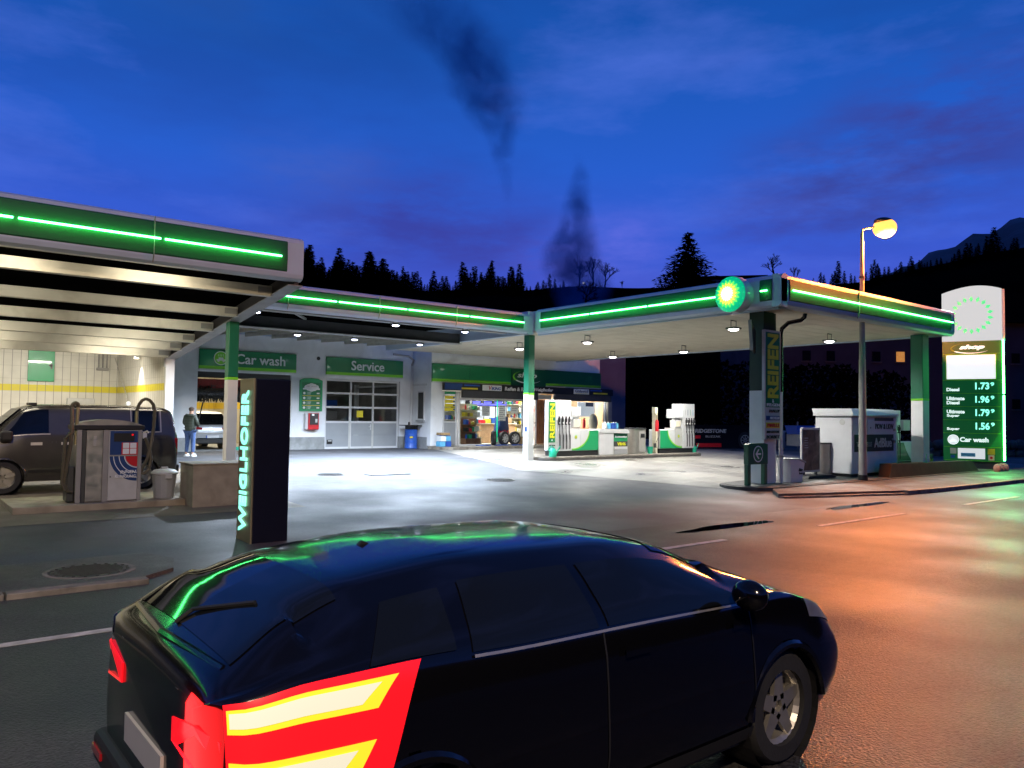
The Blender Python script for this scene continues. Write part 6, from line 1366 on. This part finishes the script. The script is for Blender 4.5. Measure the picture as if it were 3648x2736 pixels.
# ------------------------------------------------------------------ vehicles
def interp(xs, ys, x):
    # smooth monotone-ish hermite
    n = len(xs)
    if x <= xs[0]: return ys[0]
    if x >= xs[-1]: return ys[-1]
    i = 0
    while xs[i+1] < x: i += 1
    h = xs[i+1]-xs[i]; t = (x-xs[i])/h; d = [(ys[k+1]-ys[k])/(xs[k+1]-xs[k]) for k in range(n-1)]
    def sl(k):
        if k == 0: return d[0]
        if k == n-1: return d[-1]
        return 0 if d[k-1]*d[k] <= 0 else 2*d[k-1]*d[k]/(d[k-1]+d[k])
    m0, m1 = sl(i)*h, sl(i+1)*h
    return (2*t**3-3*t*t+1)*ys[i]+(t**3-2*t*t+t)*m0+(-2*t**3+3*t*t)*ys[i+1]+(t**3-t*t)*m1
def catmull(P, t):
    n = len(P)-1; i = min(int(t*n), n-1); f = t*n-i
    p0 = P[max(i-1, 0)]; p1 = P[i]; p2 = P[i+1]; p3 = P[min(i+2, n)]
    return tuple(.5*((2*p1[k])+(-p0[k]+p2[k])*f+(2*p0[k]-5*p1[k]+4*p2[k]-p3[k])*f*f+(-p0[k]+3*p1[k]-3*p2[k]+p3[k])*f**3) for k in range(2))
def vehicle(name, label, cat, loc, rz, T, paint, wheels, wr, windows, group=None, nx=110, glassm='darkglass', ww=.2):
    """T: table of stations x, low z, mid z, belt z, roof z, half widths low, mid, belt, roof"""
    t = thing(name, label, cat, loc, group, rz)
    xs = [r[0] for r in T]
    def sec(x):
        v = [interp(xs, [r[k] for r in T], x) for k in range(1, 9)]
        zl, zm, zb, zr_, wl, wm, wb2, wr_ = v
        return [(wl, zl), (wm, zl+(zm-zl)*.45), (wm*1.005, zm), (wb2, zb), (wb2*.5+wr_*.5+.012, (zb+zr_)*.5), (wr_, zr_-.05*(1 if zr_-zb > .2 else .3)), (wr_*.72, zr_), (0, zr_+.012)]
    def S(x, v, off=0, side=1):
        P = sec(x); a = catmull(P, v)
        if off:
            b0 = catmull(P, max(0, v-.01)); b1 = catmull(P, min(1, v+.01)); dy, dz = b1[0]-b0[0], b1[1]-b0[1]; L = math.hypot(dy, dz) or 1
            a = (a[0]+dz/L*off, a[1]-dy/L*off)
        return Vector((x, side*a[0], a[1]))
    b = MB(); NV = 42
    X = [xs[0]+(xs[-1]-xs[0])*i/nx for i in range(nx+1)]
    grid = []
    for x in X:
        grid.append([b.bm.verts.new(S(x, k/NV, 0, 1)) for k in range(NV)]+[b.bm.verts.new(S(x, 1-k/NV, 0, -1)) for k in range(NV+1)])
    for A, B_ in zip(grid, grid[1:]):
        for k in range(len(A)-1):
            c = (A[k].co+A[k+1].co+B_[k].co+B_[k+1].co)/4
            if any((c.x-wx)**2+(c.z-wr)**2 < (wr*1.13)**2 and abs(c.y) > .45 for wx in wheels) and c.z < wr*2.3: continue
            b.bm.faces.new((A[k], A[k+1], B_[k+1], B_[k]))
    b.bm.faces.new(grid[0]); b.bm.faces.new(grid[-1][::-1]); b.build('body', paint, t, smooth=True, world=False)
    MB().box(xs[0]+.25, xs[-1]-.25, -.5, .5, T[3][1]-.02, wr*2.2).build('underbody', 'trimblack', t, world=False)
    for wx in wheels:
        for s in (-1, 1):
            w = interp(xs, [r[6] for r in T], wx)
            MB().tube([(wx+wr*1.14*math.cos(a), s*(w-.004), wr+wr*1.14*math.sin(a)) for a in [math.radians(2+176*i/22) for i in range(23)]], .022, 6).build('wheel_arch', paint if paint != 'silver' else 'trimblack', t, world=False, smooth=True)
            MB().cyl((wx, s*(w-.30), wr), (wx, s*(w-.26), wr), wr*1.13, n=24).build('wheel_well', 'black', t, world=False)
            MB().cyl((wx, s*(w-.02), wr), (wx, s*(w-.29), wr), wr*1.12, n=28, cap=False).build('wheel_housing', 'black', t, world=False)
            wh = MB(); R = wr; pr = [(R*.66, -ww/2), (R*.92, -ww/2), (R, -ww*.34), (R, ww*.34), (R*.92, ww/2), (R*.66, ww/2), (R*.66, -ww/2)]
            wh.lathe(pr, (wx, s*(w-.125), wr), 30, 'Y'); o = wh.build('wheel', 'rubber', t, world=False, smooth=True)
            rb = MB(); yo = s*(w-.03); rb.lathe([(R*.67, 0), (R*.67, -s*.02), (R*.60, -s*.05), (R*.60, -s*.12), (R*.67, -s*.12)], (wx, yo, wr), 28, 'Y', cap=False)
            rb.cyl((wx, yo-s*.11, wr), (wx, yo-s*.10, wr), R*.6, n=24)
            for k in range(5):
                a = 2*math.pi*k/5+.3; c, q = math.cos(a), math.sin(a); n_ = Vector((-q, 0, c)); O = Vector((wx, yo-s*.03, wr)); d = Vector((c, 0, q))
                rb.prism([O+d*.03+n_*.05, O+d*R*.64+n_*.028, O+d*R*.64-n_*.028, O+d*.03-n_*.05], (0, -s*.025, 0))
            rb.build('rim', 'metal', o, world=False)
    for nm, side, xb0, xb1, xt0, xt1, v0, v1 in windows:
        w = MB(); n1, n2 = 14, 7; rows = []
        for j in range(n2+1):
            f = j/n2; v = v0+(v1-v0)*f; a0 = xb0+(xt0-xb0)*f; a1 = xb1+(xt1-xb1)*f
            rows.append([w.bm.verts.new(S(a0+(a1-a0)*i/n1, v, .006, side)) for i in range(n1+1)])
        for A, B_ in zip(rows, rows[1:]):
            for k in range(n1): w.bm.faces.new((A[k], A[k+1], B_[k+1], B_[k]))
        w.build(nm, glassm, t, world=False, smooth=True)
        ed = [v.co for v in []]
    t['_s'] = 0; del t['_s']
    return t, S
# black compact car passing on the road, at rest (front towards +X)
TC = [(0.00, .42, .60, .86, .90, .60, .62, .58, .50), (.03, .34, .60, .90, .96, .70, .76, .70, .60), (.12, .26, .58, .91, 1.02, .76, .82, .77, .60), (.30, .22, .56, .93, 1.12, .79, .845, .80, .57), (.62, .20, .55, .93, 1.215, .80, .85, .815, .54), (1.2, .19, .55, .91, 1.26, .80, .85, .82, .53), (1.9, .19, .55, .90, 1.25, .80, .85, .82, .53), (2.35, .19, .55, .89, 1.19, .80, .85, .82, .53), (2.72, .19, .56, .88, 1.05, .80, .85, .81, .60), (3.02, .20, .56, .87, .96, .80, .85, .80, .66), (3.35, .22, .56, .80, .86, .79, .84, .77, .62), (3.62, .25, .54, .70, .76, .74, .79, .70, .56), (3.75, .32, .50, .58, .62, .62, .66, .60, .5)]
def tailcar():
    W_ = [('side_window', -1, .95, 1.62, 1.02, 1.62, .45, .67), ('side_window', -1, 1.68, 2.72, 1.68, 2.30, .45, .67), ('side_window', 1, .95, 1.62, 1.02, 1.62, .45, .67), ('side_window', 1, 1.68, 2.72, 1.68, 2.30, .45, .67), ('quarter_window', -1, .52, .88, .66, .92, .46, .66)]
    t, S = vehicle('passing_car', 'black compact car on the road in the foreground with glowing red tail lamp', 'car', (.82, 3.22, -.25), 0, TC, 'carblack', (.68, 3.02), .30, W_, nx=150)
    def patch(nm, m, x0, x1, v0, v1, off, side, taper=0):
        w = MB(); rows = []
        for j in range(9):
            f = j/8; v = v0+(v1-v0)*f; a0 = x0; a1 = x1-taper*f
            rows.append([w.bm.verts.new(S(a0+(a1-a0)*i/12, v, off, side)) for i in range(13)])
        for A, B_ in zip(rows, rows[1:]):
            for k in range(12): w.bm.faces.new((A[k], A[k+1], B_[k+1], B_[k]))
        return w.build(nm, m, t, world=False, smooth=True)
    for s in (-1, 1):
        patch('tail_lamp', 'taillit', .045, .56, .30, .455, .008, s, -.16)
        
        patch('tail_lamp_core', 'taillityellow', .05, .53, .394, .436, .012, s, -.09); patch('tail_lamp_core', 'taillitcore', .055, .47, .402, .428, .016, s, -.08); patch('tail_lamp_core', 'taillityellow', .05, .46, .330, .360, .012, s, -.06); patch('tail_lamp_core', 'taillitcore', .055, .40, .337, .353, .016, s, -.05)
        patch('head_lamp', 'metal', 3.30, 3.66, .38, .46, .006, s)
        patch('door_handle', 'carblack', 1.74, 1.90, .385, .402, .022, s); patch('door_handle', 'carblack', 2.62-.10, 2.62, .385, .402, .022, s); patch('window_trim', 'metal', .95, 2.74, .438, .444, .010, s); patch('sill_trim', 'trimblack', .98, 2.72, .03, .09, .008, s); patch('fuel_flap_gap', 'trimblack', .60, .61, .34, .42, .003, s); patch('door_gap', 'trimblack', 1.635, 1.645, .06, .44, .003, s); patch('door_gap', 'trimblack', 2.70, 2.71, .06, .44, .003, s)
        MB().sph((2.55, s*.93, .98), .11, 12, (.6, .9, .7)).build('mirror', 'carblack', t, world=False, smooth=True)
    # rear window, tail lamps on the rear face, plate, bumper
    for s in (-1, 1):
        patch('rear_window', 'darkglass', .11, .52, .74, 1.0, .005, s); patch('windscreen', 'darkglass', 2.30, 2.90, .74, 1.0, .005, s)
    for s in (-1, 1): MB().prism([(-.006, s*.36, .72), (-.006, s*.60, .70), (.035, s*.73, .72), (.035, s*.73, .82), (-.006, s*.60, .84), (-.006, s*.36, .80)], (.02, 0, 0)).build('tail_lamp', 'taillit', t, world=False)
    MB().tube([(.10, 0, 1.03), (.16, -.02, 1.075), (.30, -.30, 1.135)], .009, 6).build('rear_wiper', 'trimblack', t, world=False)
    MB().prism([(.02, -.40, .90), (.02, .40, .90), (.045, .40, .93), (.045, -.40, .93)], (-.02, 0, 0)).build('tailgate_trim', 'dmetal', t, world=False)
    for s in (-1, 1): MB().box(-.05, -.038, s*.58-.08, s*.58+.08, .36, .39).build('reflector', 'tail', t, world=False)
    MB().box(-.012, .0, -.26, .26, .52, .63).build('number_plate', 'grey', t, world=False)
    MB().box(-.04, .10, -.70, .70, .30, .44, .03).build('bumper', 'trimblack', t, world=False)
    MB().tube([(.10, -.56, .99), (.05, 0, 1.0), (.10, .56, .99)], .016, 6).build('spoiler', 'carblack', t, world=False)
    MB().prism([(.86, -.01, 1.235), (.98, -.01, 1.24), (.90, -.01, 1.275)], (0, .02, 0)).build('antenna_fin', 'black', t, world=False)
    P = Vector(t.location)
    lamp('AREA', 'light', (.80, 2.62, .52), 6, (1, .02, .02), t, size=.3, rot=(0, math.radians(-90), 0))
tailcar()
# dark panel van in the wash bay (front towards -X, so mirrored)
TV_ = [(0.00, .36, .75, 1.12, 1.15, .86, .90, .86, .60), (.04, .30, .75, 1.14, 1.55, .88, .93, .88, .70), (.12, .26, .75, 1.14, 1.68, .89, .945, .90, .73), (.30, .24, .75, 1.14, 1.74, .90, .95, .91, .745), (1.5, .24, .75, 1.14, 1.77, .90, .95, .91, .75), (2.5, .24, .75, 1.14, 1.76, .90, .95, .91, .75), (2.85, .24, .75, 1.13, 1.71, .90, .95, .91, .74), (3.1, .24, .75, 1.11, 1.52, .90, .95, .90, .74), (3.45, .25, .74, 1.06, 1.18, .89, .94, .88, .74), (3.7, .27, .70, .98, 1.04, .87, .91, .84, .70), (3.95, .30, .66, .86, .92, .82, .86, .78, .62), (4.05, .38, .60, .72, .76, .72, .76, .70, .5)]
def van():
    W_ = [('side_window', 1, 2.47, 3.26, 2.47, 2.90, .45, .68), ('quarter_window', 1, .38, .92, .40, .90, .46, .68), ('side_window', -1, 2.47, 3.26, 2.47, 2.90, .45, .68)]
    t, S = vehicle('panel_van', 'dark grey panel van parked in the wash bay behind the vacuum station', 'van', (5.08, 18.95, -.055), math.pi, TV_, 'vangrey', (.72, 3.22), .325, W_, nx=120, ww=.22)
    def strip(nm, m, x0, x1, v0, v1, off, side=1):
        w = MB(); rows = []
        for v in (v0, (v0+v1)/2, v1): rows.append([w.bm.verts.new(S(x0+(x1-x0)*i/24, v, off, side)) for i in range(25)])
        for A, B_ in zip(rows, rows[1:]):
            for k in range(24): w.bm.faces.new((A[k], A[k+1], B_[k+1], B_[k]))
        return w.build(nm, m, t, world=False, smooth=True)
    for x in (2.40, 2.33, 1.05): strip('door_gap', 'trimblack', x, x+.014, .04, .72, .003)
    strip('slide_rail', 'trimblack', .25, 1.1, .40, .415, .006); strip('window_frame', 'metal', 2.44, 3.3, .438, .446, .008)
    strip('door_gap', 'trimblack', 3.28, 3.29, .05, .42, .003)
    strip('window_frame', 'metal', .34, .95, .455, .462, .008); strip('window_frame', 'metal', .34, .95, .685, .692, .008); strip('window_frame', 'metal', .335, .36, .455, .69, .008); strip('window_frame', 'metal', .93, .95, .455, .69, .008)
    strip('roof_gutter', 'metal', .3, 2.8, .735, .745, .006); strip('side_moulding', 'trimblack', 1.1, 2.8, .11, .14, .012); strip('side_step', 'metal', 1.1, 2.85, .0, .012, .02)
    strip('door_handle', 'metal', 2.58, 2.78, .36, .38, .022); strip('door_handle', 'metal', 2.05, 2.25, .36, .38, .022); strip('side_repeater', 'lgrey', 3.38, 3.46, .27, .285, .006)
    for s in (-1, 1): MB().box(-.01, .06, s*.84-.06, s*.84+.07, .70, 1.08, .015).build('tail_lamp', 'tail', t, world=False)
    MB().box(-.06, .12, -.88, .88, .34, .50, .03).build('bumper', 'trimblack', t, world=False)
    MB().box(3.10, 3.30, .93, 1.12, 1.04, 1.24, .04).build('mirror', 'trimblack', t, world=False)
    w = MB(); w.prism([(2.93, -.64, 1.665), (2.93, .64, 1.665), (3.42, .74, 1.20), (3.42, -.74, 1.20)], (.02, 0, .02)); w.build('windscreen', 'darkglass', t, world=False)
    MB().box(2.65, 2.8, .3, .6, 1.75, 1.80, .01).build('roof_light', 'black', t, world=False)
van()
# silver car in the wash hall, seen from the rear (front towards +Y)
TS = [(0.00, .50, .62, .84, .88, .62, .66, .62, .50), (.04, .38, .62, .92, .98, .80, .84, .80, .62), (.14, .30, .62, 1.0, 1.16, .84, .89, .85, .64), (.40, .26, .62, 1.04, 1.44, .86, .90, .86, .64), (.75, .25, .62, 1.04, 1.60, .87, .91, .87, .64), (1.6, .25, .62, 1.02, 1.66, .87, .91, .87, .65), (2.6, .25, .62, 1.0, 1.60, .87, .91, .87, .64), (3.2, .26, .62, .98, 1.25, .87, .91, .86, .66), (3.6, .27, .62, .94, 1.0, .86, .90, .84, .66), (4.2, .32, .60, .84, .88, .8, .84, .76, .6), (4.4, .42, .58, .70, .74, .66, .7, .64, .5)]
t, S = vehicle('washed_car', 'light grey hatchback standing in the car wash opening, seen from behind', 'car', (10.95, 33.9, .004), math.radians(90), TS, 'silver', (.85, 3.55), .33, [('side_window', 1, 1.0, 3.1, 1.1, 2.5, .45, .68), ('side_window', -1, 1.0, 3.1, 1.1, 2.5, .45, .68)], nx=80)
w = MB(); w.prism([(.075, -.62, 1.05), (.075, .62, 1.05), (.50, .54, 1.50), (.50, -.54, 1.50)], (-.05, 0, .03)); w.build('rear_window', 'darkglass', t, world=False)
for s in (-1, 1): MB().prism([(-.005, s*.78, .88), (-.005, s*.42, .84), (-.005, s*.42, .94), (-.005, s*.78, 1.0)], (.06, 0, 0)).build('tail_lamp', 'tail', t, world=False)
MB().box(-.03, .1, -.80, .80, .68, .72, .01).build('chrome_strip', 'metal', t, world=False); pl = MB().box(-.045, -.03, -.27, .27, .50, .61).build('number_plate', 'plate', t, world=False)
MB().box(-.050, -.0455, .22, .27, .50, .61).build('plate_band', 'blue', pl, world=False)
MB().box(-.035, .12, -.78, .78, .26, .46, .03).build('bumper', 'trimblack', t, world=False)
# car wash machinery
t = thing('wash_gantry', 'red and black car wash gantry brush above the grey car', 'car wash machine', (11.5, 34.2, 2.2))
MB().box(10.0, 13.6, 34.0, 34.3, 2.55, 3.02, .02).build('cover', 'darkred', t)
b = MB(); rr = random.Random(9)
for k in range(900):
    x = 10.25+3.1*rr.random(); a = rr.random()*6.28; L = .30+.12*rr.random(); c = Vector((x, 34.15, 2.42)); d = Vector((rr.uniform(-.1, .1), math.cos(a), math.sin(a)))*L; e = Vector((.018, 0, 0))
    b.bm.faces.new([b.bm.verts.new(v) for v in (c-e, c+e, c+d+e, c+d-e)])
b.cyl((10.2, 34.15, 2.42), (13.4, 34.15, 2.42), .26, n=16); b.build('brush', 'black', t)
MB().box(13.45, 13.8, 33.9, 34.5, 0, 3.0, .02).build('side_post', 'steel', t)
t = thing('wash_lance', 'black wash hose leaning across the wash hall opening', 'hose', (10.4, 33.5, 1)); MB().tube([(10.45, 33.4, 2.3), (10.35, 33.4, 1.9), (10.22, 33.4, 1.25)], .03, 7).build('hose', 'black', t)
tag(MB().box(11.6, 12.7, 33.2, 33.5, .01, .14, .01).build('wheel_guide', 'can'), 'green wheel guide on the wash hall floor behind the grey car', 'wheel guide')
